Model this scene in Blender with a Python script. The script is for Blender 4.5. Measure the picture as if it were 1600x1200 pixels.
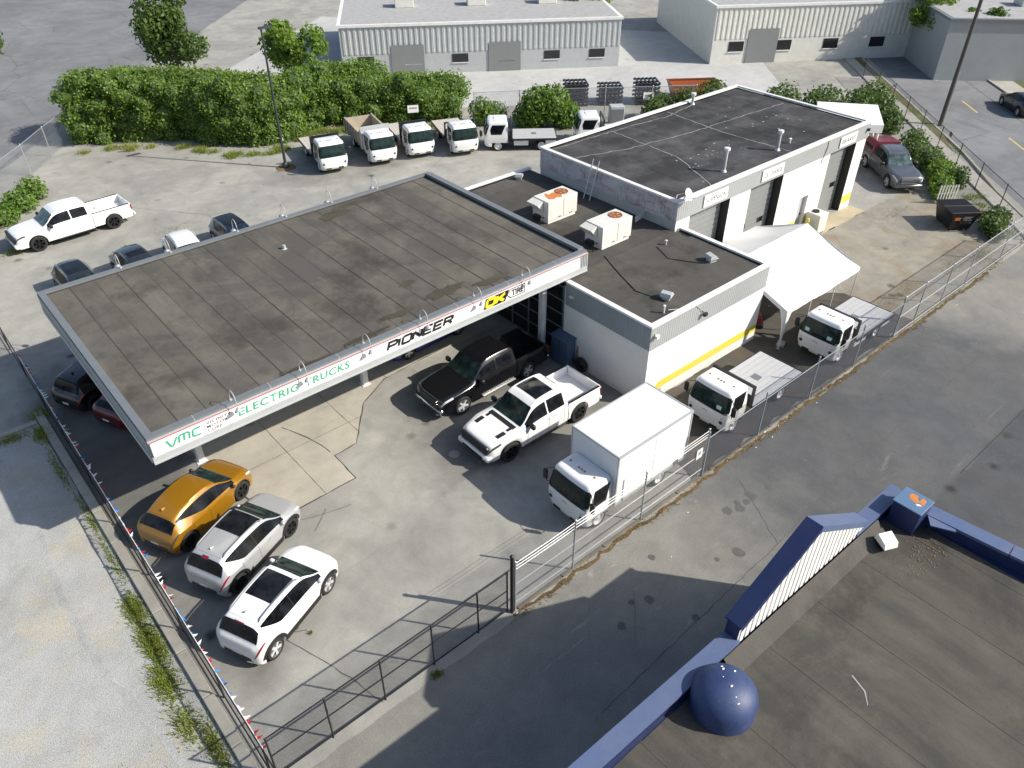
import bpy, math, random
import numpy as np
from mathutils import Vector, Matrix

for o in list(bpy.data.objects):
    bpy.data.objects.remove(o)
scene = bpy.context.scene
COL = scene.collection
R = math.radians

# ------------------------------------------------------------------ camera
cam_d = bpy.data.cameras.new('camera'); cam = bpy.data.objects.new('camera', cam_d); COL.objects.link(cam)
cam_d.sensor_width = 36; cam_d.sensor_fit = 'HORIZONTAL'; cam_d.lens = 1212 / 1600 * 36
cam_d.clip_start = 0.5; cam_d.clip_end = 1500
cam.location = (0, 0, 20.5); cam.rotation_euler = (R(90 - 36.99), 0, R(49.12 - 90))
scene.camera = cam
# ------------------------------------------------------------------ light
SUN = Vector((0.825, -1.045, 1.0)).normalized()
w = bpy.data.worlds.new('World'); scene.world = w; w.use_nodes = True
wn = w.node_tree.nodes; wl = w.node_tree.links; wn.clear()
sky = wn.new('ShaderNodeTexSky'); sky.sky_type = 'NISHITA'; sky.sun_disc = False
sky.sun_elevation = math.asin(SUN.z); sky.sun_rotation = math.atan2(SUN.x, SUN.y)
sky.air_density = 1.0; sky.dust_density = 1.6; sky.ozone_density = 1.0
bg = wn.new('ShaderNodeBackground'); bg.inputs[1].default_value = 0.112
wo = wn.new('ShaderNodeOutputWorld'); wl.new(sky.outputs[0], bg.inputs[0]); wl.new(bg.outputs[0], wo.inputs[0])
sd = bpy.data.lights.new('sun', 'SUN'); sun = bpy.data.objects.new('sun', sd); COL.objects.link(sun)
sd.energy = 4.7; sd.angle = R(0.55); sd.color = (1.0, 0.94, 0.84)
sun.location = (20, -10, 60); sun.rotation_euler = (-SUN).to_track_quat('-Z', 'Y').to_euler()
vs = scene.view_settings
vs.view_transform = 'Standard'; vs.look = 'None'; vs.gamma = 1; vs.use_curve_mapping = False
vs.exposure = 0.45

# ------------------------------------------------------------------ node helpers
class NT:
    def __init__(s, name):
        s.m = bpy.data.materials.new(name); s.m.use_nodes = True
        s.t = s.m.node_tree; s.t.nodes.clear()
        s.out = s.t.nodes.new('ShaderNodeOutputMaterial')
    def n(s, typ, ins=None, **props):
        k = s.t.nodes.new('ShaderNode' + typ)
        for a, b in props.items(): setattr(k, a, b)
        for a, b in (ins or {}).items(): s.put(k.inputs[a], b)
        return k
    def put(s, sock, v):
        if isinstance(v, bpy.types.NodeSocket): s.t.links.new(v, sock)
        elif isinstance(v, bpy.types.Node): s.t.links.new(v.outputs[0], sock)
        else: sock.default_value = v
    def math(s, op, a, b=None, clamp=False):
        k = s.t.nodes.new('ShaderNodeMath'); k.operation = op; k.use_clamp = clamp
        s.put(k.inputs[0], a)
        if b is not None: s.put(k.inputs[1], b)
        return k.outputs[0]
    def ramp(s, v, a, b, lo=0.0, hi=1.0):
        k = s.n('MapRange', {'Value': v, 'From Min': a, 'From Max': b, 'To Min': lo, 'To Max': hi}); k.clamp = True
        return k.outputs[0]
    def mix(s, f, a, b, mode='MIX'):
        k = s.t.nodes.new('ShaderNodeMix'); k.data_type = 'RGBA'; k.blend_type = mode
        s.put(k.inputs[0], f); s.put(k.inputs[6], a); s.put(k.inputs[7], b)
        return k.outputs[2]
    def noise(s, sc, det=4, rough=0.6, vec=None, dist=0.0):
        k = s.n('TexNoise', {'Scale': sc, 'Detail': det, 'Roughness': rough, 'Distortion': dist})
        if vec is not None: s.put(k.inputs['Vector'], vec)
        return k.outputs[0]
    def pos(s): return s.n('NewGeometry').outputs['Position']
    def obj(s): return s.n('TexCoord').outputs['Object']
    def scaled(s, vec, sc, rot=(0, 0, 0)):
        k = s.n('Mapping'); s.put(k.inputs['Vector'], vec); k.inputs['Scale'].default_value = sc; k.inputs['Rotation'].default_value = rot
        return k.outputs[0]
    def bsdf(s, col, rough=0.6, metal=0.0, spec=0.5, coat=0.0, bump=None, bstr=0.3, bdist=0.02, coat_r=0.03):
        b = s.t.nodes.new('ShaderNodeBsdfPrincipled')
        s.put(b.inputs['Base Color'], col if not isinstance(col, tuple) else (*col[:3], 1))
        s.put(b.inputs['Roughness'], rough); b.inputs['Metallic'].default_value = metal
        b.inputs['Specular IOR Level'].default_value = spec
        b.inputs['Coat Weight'].default_value = coat; b.inputs['Coat Roughness'].default_value = coat_r
        if bump is not None:
            k = s.n('Bump', {'Height': bump, 'Strength': bstr, 'Distance': bdist}); s.t.links.new(k.outputs[0], b.inputs['Normal'])
        s.t.links.new(b.outputs[0], s.out.inputs[0]); return b

def c4(c): return (c[0], c[1], c[2], 1)
def plain(name, col, rough=0.5, metal=0.0, spec=0.5, coat=0.0, dirt=0.0, dscale=1.5, dcol=(0.12, 0.11, 0.09), bump=0.0, bscale=40):
    t = NT(name)
    if dirt > 0:
        p = t.pos(); a = t.noise(dscale, 6, 0.65, p); b = t.noise(dscale * 9, 4, 0.6, p)
        f = t.math('MULTIPLY', t.ramp(t.math('ADD', t.math('MULTIPLY', a, 0.7), t.math('MULTIPLY', b, 0.3)), 0.42, 0.75), dirt)
        colr = t.mix(f, c4(col), c4(dcol))
        t.bsdf(colr, rough, metal, spec, coat, bump=t.noise(bscale, 3, 0.6, p) if bump else None, bstr=bump, bdist=0.01)
    else:
        t.bsdf(c4(col), rough, metal, spec, coat)
    return t.m
def paint(name, col, metal=0.0, rough=0.32, coat=1.0, dust=0.12):
    t = NT(name); p = t.obj()
    a = t.noise(3.0, 5, 0.6, p)
    cc = t.mix(t.math('MULTIPLY', t.ramp(a, 0.4, 0.7), dust), c4(col), c4((col[0] * 1.6 + 0.01, col[1] * 1.6 + 0.01, col[2] * 1.6 + 0.01)) if sum(col) < 0.6 else c4((col[0] * 0.8, col[1] * 0.8, col[2] * 0.78)))
    t.bsdf(cc, rough, metal, 0.5, coat, coat_r=0.06)
    return t.m

def ground_mat(name, col, col2=None, big=0.35, mid=0.35, grain=0.35, gscale=45, cracks=0.0, stains=0.0, rough=0.85, patch=None, bump=0.25, crack_scale=0.28, bigscale=0.11, warm=None):
    t = NT(name); p = t.pos()
    n1 = t.noise(bigscale, 5, 0.55, p, 0.6); n2 = t.noise(0.9, 7, 0.68, p, 0.3); n3 = t.noise(gscale, 2, 0.7, p)
    f = t.math('ADD', 1.0, t.math('MULTIPLY', t.math('SUBTRACT', n1, 0.5), big * 2.4))
    f = t.math('MULTIPLY', f, t.math('ADD', 1.0, t.math('MULTIPLY', t.math('SUBTRACT', n2, 0.5), mid * 2)))
    f = t.math('MULTIPLY', f, t.math('ADD', 1.0, t.math('MULTIPLY', t.math('SUBTRACT', n3, 0.5), grain * 2)))
    base = c4(col)
    if col2:
        base = t.mix(t.ramp(t.noise(bigscale * 2.3, 6, 0.62, t.scaled(p, (1, 1, 1), (0, 0, 0.5)), 0.8), 0.42, 0.62), c4(col), c4(col2))
    if warm:
        base = t.mix(t.math('MULTIPLY', t.ramp(t.noise(0.33, 7, 0.7, t.scaled(p, (1.3, 1, 1))), 0.5, 0.68), 0.7), base, c4(warm))
    k = t.mix(1.0, base, t.n('CombineColor', {0: f, 1: f, 2: f}).outputs[0], 'MULTIPLY')
    if stains:
        sp = t.n('TexVoronoi', {'Vector': t.scaled(p, (1, 1, 1)), 'Scale': 0.55, 'Randomness': 1.0}).outputs['Distance']
        wob = t.math('ADD', sp, t.math('MULTIPLY', t.math('SUBTRACT', t.noise(5, 4, 0.7, p), 0.5), 0.16))
        m = t.math('MULTIPLY', t.ramp(wob, 0.05, 0.16, 1, 0), t.ramp(t.noise(0.13, 2, 0.5, t.scaled(p, (1, 1.2, 1), (0, 0, 1))), 0.45, 0.6))
        k = t.mix(t.math('MULTIPLY', m, stains), k, c4((0.035, 0.034, 0.032)))
        m2 = t.ramp(t.noise(0.45, 8, 0.75, t.scaled(p, (0.35, 1.6, 1), (0, 0, 0.25)), 1.2), 0.60, 0.76)
        k = t.mix(t.math('MULTIPLY', m2, stains * 0.55), k, c4((0.36, 0.35, 0.31)))
    if cracks:
        wp = t.n('VectorMath', {0: p, 1: t.n('VectorMath', {0: t.n('TexNoise', {'Scale': 0.8, 'Detail': 5.0}).outputs['Color'], 'Scale': 1.6}, operation='SCALE').outputs[0]}, operation='ADD').outputs[0]
        v = t.n('TexVoronoi', {'Vector': wp, 'Scale': crack_scale}, feature='DISTANCE_TO_EDGE').outputs['Distance']
        m = t.math('MULTIPLY', t.ramp(v, 0.002, 0.009, 1, 0), t.ramp(t.noise(0.16, 2, 0.5, p), 0.44, 0.56))
        k = t.mix(t.math('MULTIPLY', m, cracks), k, c4((0.03, 0.03, 0.028)))
    if patch: k = patch(t, p, k)
    t.bsdf(k, rough, 0, 0.3, bump=t.math('ADD', n3, t.math('MULTIPLY', n2, 0.6)), bstr=bump, bdist=0.015)
    return t.m

def leaf_mat(name, a, b, c, tr=0.35):
    t = NT(name); p = t.pos()
    n1 = t.noise(0.55, 4, 0.6, p); n2 = t.n('TexVoronoi', {'Vector': p, 'Scale': 5.5}).outputs['Color']
    v = t.n('SeparateColor', {0: n2}).outputs[0]
    k = t.mix(t.ramp(n1, 0.38, 0.64), c4(a), c4(b)); k = t.mix(t.math('MULTIPLY', v, 0.75), k, c4(c))
    bs = t.n('BsdfPrincipled', {'Base Color': k, 'Roughness': 0.5, 'Specular IOR Level': 0.35})
    tl = t.n('BsdfTranslucent', {0: k}); mx = t.n('MixShader', {0: tr, 1: bs.outputs[0], 2: tl.outputs[0]})
    t.t.links.new(mx.outputs[0], t.out.inputs[0]); return t.m

def mesh_mat(name, col, cell=0.06, wire=0.085, metal=0.0, rough=0.5):
    t = NT(name); uv = t.n('TexCoord').outputs['UV']; s = t.n('SeparateXYZ', {0: uv})
    a = t.math('FRACT', t.math('DIVIDE', t.math('ADD', s.outputs[0], s.outputs[1]), cell))
    b = t.math('FRACT', t.math('DIVIDE', t.math('SUBTRACT', s.outputs[0], s.outputs[1]), cell))
    f = t.math('MAXIMUM', t.math('LESS_THAN', a, wire), t.math('LESS_THAN', b, wire))
    bs = t.n('BsdfPrincipled', {'Base Color': c4(col), 'Roughness': rough, 'Metallic': metal})
    tr = t.n('BsdfTransparent'); mx = t.n('MixShader', {0: f, 1: tr.outputs[0], 2: bs.outputs[0]})
    t.t.links.new(mx.outputs[0], t.out.inputs[0]); return t.m

MT = {}
# ------------------------------------------------------------------ mesh helpers
class MB:
    def __init__(s): s.v = []; s.f = []; s.mi = []; s.uv = None
    def add(s, vs, fs, mi=0):
        o = len(s.v); s.v += [tuple(map(float, a)) for a in vs]
        for f in fs: s.f.append(tuple(o + i for i in f)); s.mi.append(mi)
        return s
    def box(s, x0, x1, y0, y1, z0, z1, mi=0):
        return s.add([(x0, y0, z0), (x1, y0, z0), (x1, y1, z0), (x0, y1, z0), (x0, y0, z1), (x1, y0, z1), (x1, y1, z1), (x0, y1, z1)],
                     [(3, 2, 1, 0), (4, 5, 6, 7), (0, 1, 5, 4), (1, 2, 6, 5), (2, 3, 7, 6), (3, 0, 4, 7)], mi)
    def bbox(s, x0, x1, y0, y1, z0, z1, b=0.02, mi=0):
        """box with chamfered edges (three crossing slabs' hull)"""
        xs = (x0, x0 + b, x1 - b, x1); ys = (y0, y0 + b, y1 - b, y1); zs = (z0, z0 + b, z1 - b, z1)
        rings = []
        for z, ins in ((zs[0], b), (zs[1], 0), (zs[2], 0), (zs[3], b)):
            i = ins
            rings.append([(x0 + b, y0 + i, z), (x1 - b, y0 + i, z), (x1 - i, y0 + b, z), (x1 - i, y1 - b, z), (x1 - b, y1 - i, z), (x0 + b, y1 - i, z), (x0 + i, y1 - b, z), (x0 + i, y0 + b, z)])
        return s.loft(rings, mi, cap=True)
    def loft(s, rings, mi=0, cap=False, closed=True):
        o = len(s.v); n = len(rings[0])
        for r in rings: s.v += [tuple(map(float, a)) for a in r]
        for i in range(len(rings) - 1):
            for j in range(n if closed else n - 1):
                k = (j + 1) % n
                s.f.append((o + i * n + j, o + i * n + k, o + (i + 1) * n + k, o + (i + 1) * n + j)); s.mi.append(mi)
        if cap:
            s.f.append(tuple(o + j for j in reversed(range(n)))); s.mi.append(mi)
            s.f.append(tuple(o + (len(rings) - 1) * n + j for j in range(n))); s.mi.append(mi)
        return s
    def prism(s, pts, z0, z1, mi=0):
        return s.loft([[(x, y, z0) for x, y in pts], [(x, y, z1) for x, y in pts]], mi, cap=True)
    def tube(s, path, r, n=8, mi=0, r2=None):
        path = [Vector(p) for p in path]; rings = []; up = Vector((0, 0, 1))
        for i, p in enumerate(path):
            a = path[max(0, i - 1)]; b = path[min(len(path) - 1, i + 1)]; d = (b - a).normalized()
            u = d.cross(up)
            if u.length < 0.05: u = d.cross(Vector((1, 0, 0)))
            u.normalize(); v = u.cross(d)
            rr = r if r2 is None else r + (r2 - r) * i / (len(path) - 1)
            rings.append([tuple(p + (u * math.cos(2 * math.pi * k / n) + v * math.sin(2 * math.pi * k / n)) * rr) for k in range(n)])
        return s.loft(rings, mi, cap=True)
    def lathe(s, prof, axis='z', n=24, c=(0, 0, 0), mi=0, cap=False):
        rings = []
        for r, h in prof:
            ring = []
            for k in range(n):
                a = 2 * math.pi * k / n; x, y = r * math.cos(a), r * math.sin(a)
                p = (x, y, h) if axis == 'z' else ((x, h, y) if axis == 'y' else (h, x, y))
                ring.append((p[0] + c[0], p[1] + c[1], p[2] + c[2]))
            rings.append(ring)
        return s.loft(rings, mi, cap=cap)
    def xf(s, M, start=0):
        for i in range(start, len(s.v)): s.v[i] = tuple(M @ Vector(s.v[i]))
        return s
    def mesh(s, name, mats, smooth=None):
        me = bpy.data.meshes.new(name); me.from_pydata(s.v, [], s.f)
        mats = mats if isinstance(mats, (list, tuple)) else [mats]
        for m in mats: me.materials.append(MT[m])
        if len(mats) > 1: me.polygons.foreach_set('material_index', s.mi)
        if smooth:
            me.polygons.foreach_set('use_smooth', [True] * len(me.polygons)); me.set_sharp_from_angle(angle=R(smooth))
        me.validate(); me.update(); return me
    def build(s, name, mats, parent=None, smooth=None, loc=None, rz=None, rot=None):
        return put(name, s.mesh(name, mats, smooth), parent, loc, rz, rot)

def put(name, me, parent=None, loc=None, rz=None, rot=None):
    o = bpy.data.objects.new(name, me); COL.objects.link(o)
    if parent is not None: o.parent = parent
    if loc is not None: o.location = loc
    if rz is not None: o.rotation_euler = (0, 0, rz)
    if rot is not None: o.rotation_euler = rot
    return o
def tag(o, label=None, cat=None, group=None, kind=None):
    if label: o['label'] = label
    if cat: o['category'] = cat
    if group: o['group'] = group
    if kind: o['kind'] = kind
    return o
def thing(name, label, cat, loc=(0, 0, 0), rz=0, group=None):
    o = bpy.data.objects.new(name, None); COL.objects.link(o); o.empty_display_size = 0.2
    o.location = loc; o.rotation_euler = (0, 0, rz)
    return tag(o, label, cat, group)
def copy_tree(o, parent=None):
    c = o.copy(); COL.objects.link(c); c.parent = parent
    for ch in list(o.children): copy_tree(ch, c)
    return c
def sheet(name, pts, z, mat, kind='structure'):
    m = MB(); m.add([(x, y, z) for x, y in pts], [tuple(range(len(pts)))])
    return tag(m.build(name, mat), kind=kind)
def rough_poly(pts, step=0.35, amp=0.06, seed=1):
    rnd = random.Random(seed); out = []
    for i, a in enumerate(pts):
        b = pts[(i + 1) % len(pts)]; L = math.hypot(b[0] - a[0], b[1] - a[1]); n = max(1, int(L / step))
        for k in range(n):
            t = k / n; j = amp if k else 0
            out.append((a[0] + (b[0] - a[0]) * t + rnd.uniform(-j, j), a[1] + (b[1] - a[1]) * t + rnd.uniform(-j, j)))
    return out
def ribbon(pts, wd, z, m=None, seed=0, amp=0.03):
    rnd = random.Random(seed); m = m or MB(); P = []
    for i in range(len(pts) - 1):
        a, b = pts[i], pts[i + 1]; L = math.hypot(b[0] - a[0], b[1] - a[1]); n = max(1, int(L / 0.3))
        for k in range(n): P.append((a[0] + (b[0] - a[0]) * k / n + rnd.uniform(-amp, amp), a[1] + (b[1] - a[1]) * k / n + rnd.uniform(-amp, amp)))
    P.append(pts[-1]); vs = []; fs = []
    for i, p in enumerate(P):
        a = P[max(0, i - 1)]; b = P[min(len(P) - 1, i + 1)]; d = Vector((b[0] - a[0], b[1] - a[1])).normalized()
        h = wd * rnd.uniform(0.5, 1.2) / 2
        vs += [(p[0] - d.y * h, p[1] + d.x * h, z), (p[0] + d.y * h, p[1] - d.x * h, z)]
    for i in range(len(P) - 1): fs.append((2 * i, 2 * i + 1, 2 * i + 3, 2 * i + 2))
    return m.add(vs, fs)
def text_mesh(txt, size, shear=0.0, sx=1.0, bold=0.0, spacing=1.0):
    cu = bpy.data.curves.new('lettering', 'FONT'); cu.body = txt; cu.size = size; cu.shear = shear; cu.offset = bold
    cu.space_character = spacing; cu.align_x = 'LEFT'; cu.resolution_u = 3
    o = bpy.data.objects.new('lettering', cu); COL.objects.link(o); bpy.context.view_layer.update()
    me = bpy.data.meshes.new_from_object(o); bpy.data.objects.remove(o); bpy.data.curves.remove(cu)
    for v in me.vertices: v.co.x *= sx
    return me
def text_on(txt, x0, x1, z0, zh, y, mat, parent, face='-y', **kw):
    """lettering stretched to fill x0..x1 and z0..zh on a wall"""
    me = text_mesh(txt, 1.0, **kw)
    n = len(me.vertices); co = np.empty(n * 3, 'f'); me.vertices.foreach_get('co', co); co = co.reshape(-1, 3)
    mn, mx = co.min(0), co.max(0); co = (co - mn) / np.maximum(mx - mn, 1e-6)
    if face == '-y': pts = np.stack([x0 + co[:, 0] * (x1 - x0), np.full(n, y), z0 + co[:, 1] * (zh - z0)], 1)
    else: pts = np.stack([np.full(n, y), x0 + co[:, 0] * (x1 - x0), z0 + co[:, 1] * (zh - z0)], 1)
    me.vertices.foreach_set('co', pts.astype('f').ravel()); me.materials.clear(); me.materials.append(MT[mat]); me.update()
    return put('lettering', me, parent)
def strokes(segs, th, mat, parent, fx, name='lettering'):
    """flat lettering drawn from thick poly-line strokes; fx maps (u,v) to a 3-D point"""
    m = MB()
    for li, line in enumerate(segs):
        L = []
        for i in range(len(line)):
            a = Vector(line[max(0, i - 1)]); b = Vector(line[min(len(line) - 1, i + 1)]); p = Vector(line[i])
            if 0 < i < len(line) - 1:
                d1 = (p - a).normalized(); d2 = (b - p).normalized(); d = d1 + d2
                d = d.normalized() if d.length > 1e-4 else d1
                k = 1 / max(0.45, abs(d.dot(d1)))
            else: d = (b - a).normalized(); k = 1
            nrm = Vector((-d.y, d.x)) * th / 2 * k
            L.append((p + nrm, p - nrm))
        vs = []; e = li * 0.0007
        for q0, q1 in L: vs += [fx(q0.x, q0.y, e), fx(q1.x, q1.y, e)]
        m.add(vs, [(2 * i, 2 * i + 1, 2 * i + 3, 2 * i + 2) for i in range(len(L) - 1)])
    return m.build(name, mat, parent)
def pchip(pts):
    xs = np.array([p[0] for p in pts], float); ys = np.array([p[1] for p in pts], float)
    o = np.argsort(xs); xs, ys = xs[o], ys[o]; h = np.diff(xs); d = np.diff(ys) / h; m = np.zeros(len(xs))
    for i in range(1, len(xs) - 1):
        if d[i - 1] * d[i] > 0:
            w1 = 2 * h[i] + h[i - 1]; w2 = h[i] + 2 * h[i - 1]; m[i] = (w1 + w2) / (w1 / d[i - 1] + w2 / d[i])
    m[0], m[-1] = d[0], d[-1]
    def f(x):
        x = min(max(x, xs[0]), xs[-1]); i = min(int(np.searchsorted(xs, x, side='right')) - 1, len(xs) - 2); i = max(i, 0)
        t = (x - xs[i]) / h[i]; t2, t3 = t * t, t * t * t
        return float((2 * t3 - 3 * t2 + 1) * ys[i] + (t3 - 2 * t2 + t) * h[i] * m[i] + (-2 * t3 + 3 * t2) * ys[i + 1] + (t3 - t2) * h[i] * m[i + 1])
    return f
# ------------------------------------------------------------------ materials
rnd = random.Random(7)
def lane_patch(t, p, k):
    """cloud shade painted mid-lane between paler lit ends, plus a newer dark asphalt patch"""
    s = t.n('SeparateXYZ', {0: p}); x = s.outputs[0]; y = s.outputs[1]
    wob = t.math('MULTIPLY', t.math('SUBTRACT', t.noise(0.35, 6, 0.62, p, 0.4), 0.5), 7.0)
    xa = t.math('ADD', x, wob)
    pale = t.math('MAXIMUM', t.ramp(xa, 15.0, 22.0, 1, 0), t.ramp(t.math('ADD', xa, t.math('MULTIPLY', y, 0.5)), 40.0, 44.0, 0, 1))  # brightens both ends so the middle reads as cloud shade
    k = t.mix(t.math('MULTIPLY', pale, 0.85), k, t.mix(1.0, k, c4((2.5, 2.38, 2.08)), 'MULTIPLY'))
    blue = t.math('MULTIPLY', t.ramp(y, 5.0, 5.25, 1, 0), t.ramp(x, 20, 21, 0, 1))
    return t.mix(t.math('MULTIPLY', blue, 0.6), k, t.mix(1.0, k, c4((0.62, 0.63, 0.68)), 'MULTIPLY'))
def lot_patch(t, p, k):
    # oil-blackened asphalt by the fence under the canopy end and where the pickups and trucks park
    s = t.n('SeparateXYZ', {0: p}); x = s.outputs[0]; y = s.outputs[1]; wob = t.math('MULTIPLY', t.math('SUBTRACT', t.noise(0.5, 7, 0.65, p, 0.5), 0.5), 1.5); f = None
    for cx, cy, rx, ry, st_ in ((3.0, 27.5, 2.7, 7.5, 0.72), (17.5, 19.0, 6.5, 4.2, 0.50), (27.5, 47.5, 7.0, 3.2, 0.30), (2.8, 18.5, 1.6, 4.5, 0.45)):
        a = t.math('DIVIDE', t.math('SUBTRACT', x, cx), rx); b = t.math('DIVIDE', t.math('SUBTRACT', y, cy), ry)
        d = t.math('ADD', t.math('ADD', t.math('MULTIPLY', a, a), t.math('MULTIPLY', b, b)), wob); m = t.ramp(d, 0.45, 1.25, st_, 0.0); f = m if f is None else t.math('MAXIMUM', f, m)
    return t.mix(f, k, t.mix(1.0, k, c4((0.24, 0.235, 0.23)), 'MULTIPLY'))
MT['asphalt'] = ground_mat('asphalt', (0.325, 0.317, 0.284), (0.258, 0.253, 0.234), big=0.24, mid=0.36, grain=0.30, gscale=24, cracks=0.07, stains=0.8, crack_scale=0.22, patch=lot_patch)
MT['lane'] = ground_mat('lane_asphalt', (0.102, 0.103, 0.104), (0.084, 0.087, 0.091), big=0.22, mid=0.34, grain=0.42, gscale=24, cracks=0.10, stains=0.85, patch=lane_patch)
MT['street'] = ground_mat('street_asphalt', (0.190, 0.194, 0.200), (0.155, 0.158, 0.165), big=0.3, mid=0.25, grain=0.2, cracks=0.35, stains=0.4, crack_scale=0.12)
MT['gravel'] = ground_mat('gravel', (0.385, 0.390, 0.380), (0.330, 0.330, 0.312), big=0.12, mid=0.22, grain=0.95, gscale=34, bump=1.0, warm=(0.42, 0.37, 0.27))
MT['concrete'] = ground_mat('concrete', (0.425, 0.395, 0.325), (0.365, 0.342, 0.290), big=0.15, mid=0.30, grain=0.16, gscale=24, stains=0.7, cracks=0.08)
MT['kerb'] = ground_mat('kerb_concrete', (0.36, 0.34, 0.29), big=0.3, mid=0.5, grain=0.2)
MT['sidewalk'] = ground_mat('sidewalk', (0.36, 0.345, 0.31), big=0.2, mid=0.4, grain=0.15, cracks=0.3)
MT['tan_slab'] = ground_mat('tan_slab', (0.42, 0.36, 0.25), big=0.2, mid=0.3, grain=0.15, stains=0.3)
MT['soil'] = ground_mat('dry_verge', (0.125, 0.095, 0.050), (0.10, 0.12, 0.045), big=0.4, mid=0.6, grain=0.6, gscale=30, bump=0.8)
MT['pale_yard'] = ground_mat('pale_yard_concrete', (0.42, 0.42, 0.41), big=0.2, mid=0.25, grain=0.15, stains=0.4)
MT['old_kerb'] = ground_mat('stained_kerb', (0.15, 0.135, 0.11), big=0.3, mid=0.6, grain=0.3)
MT['truck_bay'] = ground_mat('dark_truck_bay', (0.085, 0.078, 0.068), (0.065, 0.060, 0.052), big=0.3, mid=0.5, grain=0.3, stains=0.6, warm=(0.12, 0.085, 0.05))  # dark asphalt; shade between the parked trucks is part of its colour
MT['yard_dirt'] = ground_mat('dusty_yard', (0.275, 0.258, 0.212), (0.235, 0.222, 0.190), big=0.25, mid=0.5, grain=0.2, stains=0.8, warm=(0.235, 0.160, 0.085), cracks=0.15)
MT['gravel_dark'] = ground_mat('wheel_track_gravel', (0.345, 0.35, 0.342), big=0.2, mid=0.4, grain=0.9, gscale=34, bump=0.9)
MT['oil'] = plain('oil_stain', (0.085, 0.083, 0.078), 0.7, dirt=0.6, dscale=6, dcol=(0.14, 0.137, 0.128))
MT['crack'] = plain('weathered_crack', (0.085, 0.082, 0.074), 0.9, dirt=0.5, dscale=3, dcol=(0.14, 0.13, 0.11))
MT['felt_lap'] = plain('felt_lap', (0.052, 0.048, 0.043), 0.9, dirt=0.9, dscale=1.6, dcol=(0.115, 0.107, 0.092))
MT['seam'] = plain('tar_seam', (0.045, 0.043, 0.040), 0.9)
MT['sludge'] = ground_mat('leaf_litter', (0.105, 0.068, 0.034), (0.15, 0.105, 0.055), big=0.4, mid=0.7, grain=0.6, gscale=25, bump=0.6)
MT['yellow_line'] = plain('yellow_road_paint', (0.55, 0.42, 0.14), 0.7, dirt=0.5, dscale=3, dcol=(0.2, 0.19, 0.17))
def roofing(name, col, dust, dstr=0.55, var=0.22, sc=(0.5, 0.14, 1)):
    t = NT(name); p = t.pos(); rr = t.n('ObjectInfo').outputs['Random']
    n1 = t.noise(0.8, 6, 0.65, t.scaled(p, sc), 0.5); n2 = t.noise(0.35, 6, 0.7, p, 1.0); n3 = t.noise(45, 2, 0.6, p)
    f = t.math('MULTIPLY', t.math('ADD', 1 - var, t.math('MULTIPLY', rr, 2 * var)), t.ramp(n3, 0.2, 0.8, 0.82, 1.18))
    k = t.mix(t.math('MULTIPLY', t.ramp(t.math('MULTIPLY', t.math('ADD', n1, n2), 0.5), 0.44, 0.66), dstr), c4(col), c4(dust))
    k = t.mix(t.math('MULTIPLY', t.ramp(t.noise(0.28, 5, 0.7, t.scaled(p, (1, 1, 1), (0, 0, 2))), 0.52, 0.66), 0.7), k, c4((col[0] * 0.5, col[1] * 0.5, col[2] * 0.5)))
    k = t.mix(1.0, k, t.n('CombineColor', {0: f, 1: f, 2: f}).outputs[0], 'MULTIPLY')
    t.bsdf(k, 0.9, 0, 0.2, bump=n3, bstr=0.3, bdist=0.01); return t.m
MT['roof_felt'] = roofing('roof_felt', (0.088, 0.081, 0.073), (0.175, 0.162, 0.128), 0.85, 0.07, (0.55, 0.16, 1))
MT['roof_mid'] = roofing('roof_felt_dark', (0.066, 0.063, 0.058), (0.135, 0.122, 0.098), 0.5, 0.12)
MT['roof_tar'] = roofing('roof_tar', (0.040, 0.040, 0.041), (0.125, 0.125, 0.128), 0.75, 0.08, (0.5, 0.9, 1))
MT['roof_blue'] = roofing('roof_felt_brown', (0.060, 0.058, 0.053), (0.135, 0.122, 0.098), 0.85, 0.07, (0.9, 0.10, 1))
MT['roof_moss'] = ground_mat('roof_moss', (0.052, 0.046, 0.034), (0.075, 0.066, 0.046), big=0.3, mid=0.6, grain=0.6, gscale=25, bump=0.7)
MT['pale_seal'] = plain('pale_seal', (0.36, 0.36, 0.36), 0.8, dirt=0.5, dscale=2)
MT['white'] = plain('white_paint', (0.78, 0.77, 0.74), 0.55, dirt=0.28, dscale=0.9, dcol=(0.40, 0.38, 0.34))
MT['trim_white'] = plain('white_trim', (0.72, 0.72, 0.70), 0.45, dirt=0.35, dscale=2.2, dcol=(0.30, 0.29, 0.27))
MT['sign_white'] = plain('sign_white', (0.80, 0.79, 0.78), 0.35, dirt=0.10, dscale=1.2, dcol=(0.5, 0.48, 0.46))
MT['grey_metal'] = plain('grey_metal', (0.19, 0.205, 0.22), 0.45, metal=0.2, dirt=0.35, dscale=2.5)
MT['pale_metal'] = plain('pale_metal', (0.46, 0.48, 0.48), 0.45, metal=0.15, dirt=0.3, dscale=2.0, dcol=(0.26, 0.26, 0.25))
MT['slate_metal'] = plain('slate_metal', (0.25, 0.29, 0.31), 0.5, dirt=0.3, dscale=1.2)
MT['rib_grey'] = plain('ribbed_grey_cladding', (0.34, 0.355, 0.355), 0.5, dirt=0.3, dscale=1.1, dcol=(0.24, 0.24, 0.24))
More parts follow.
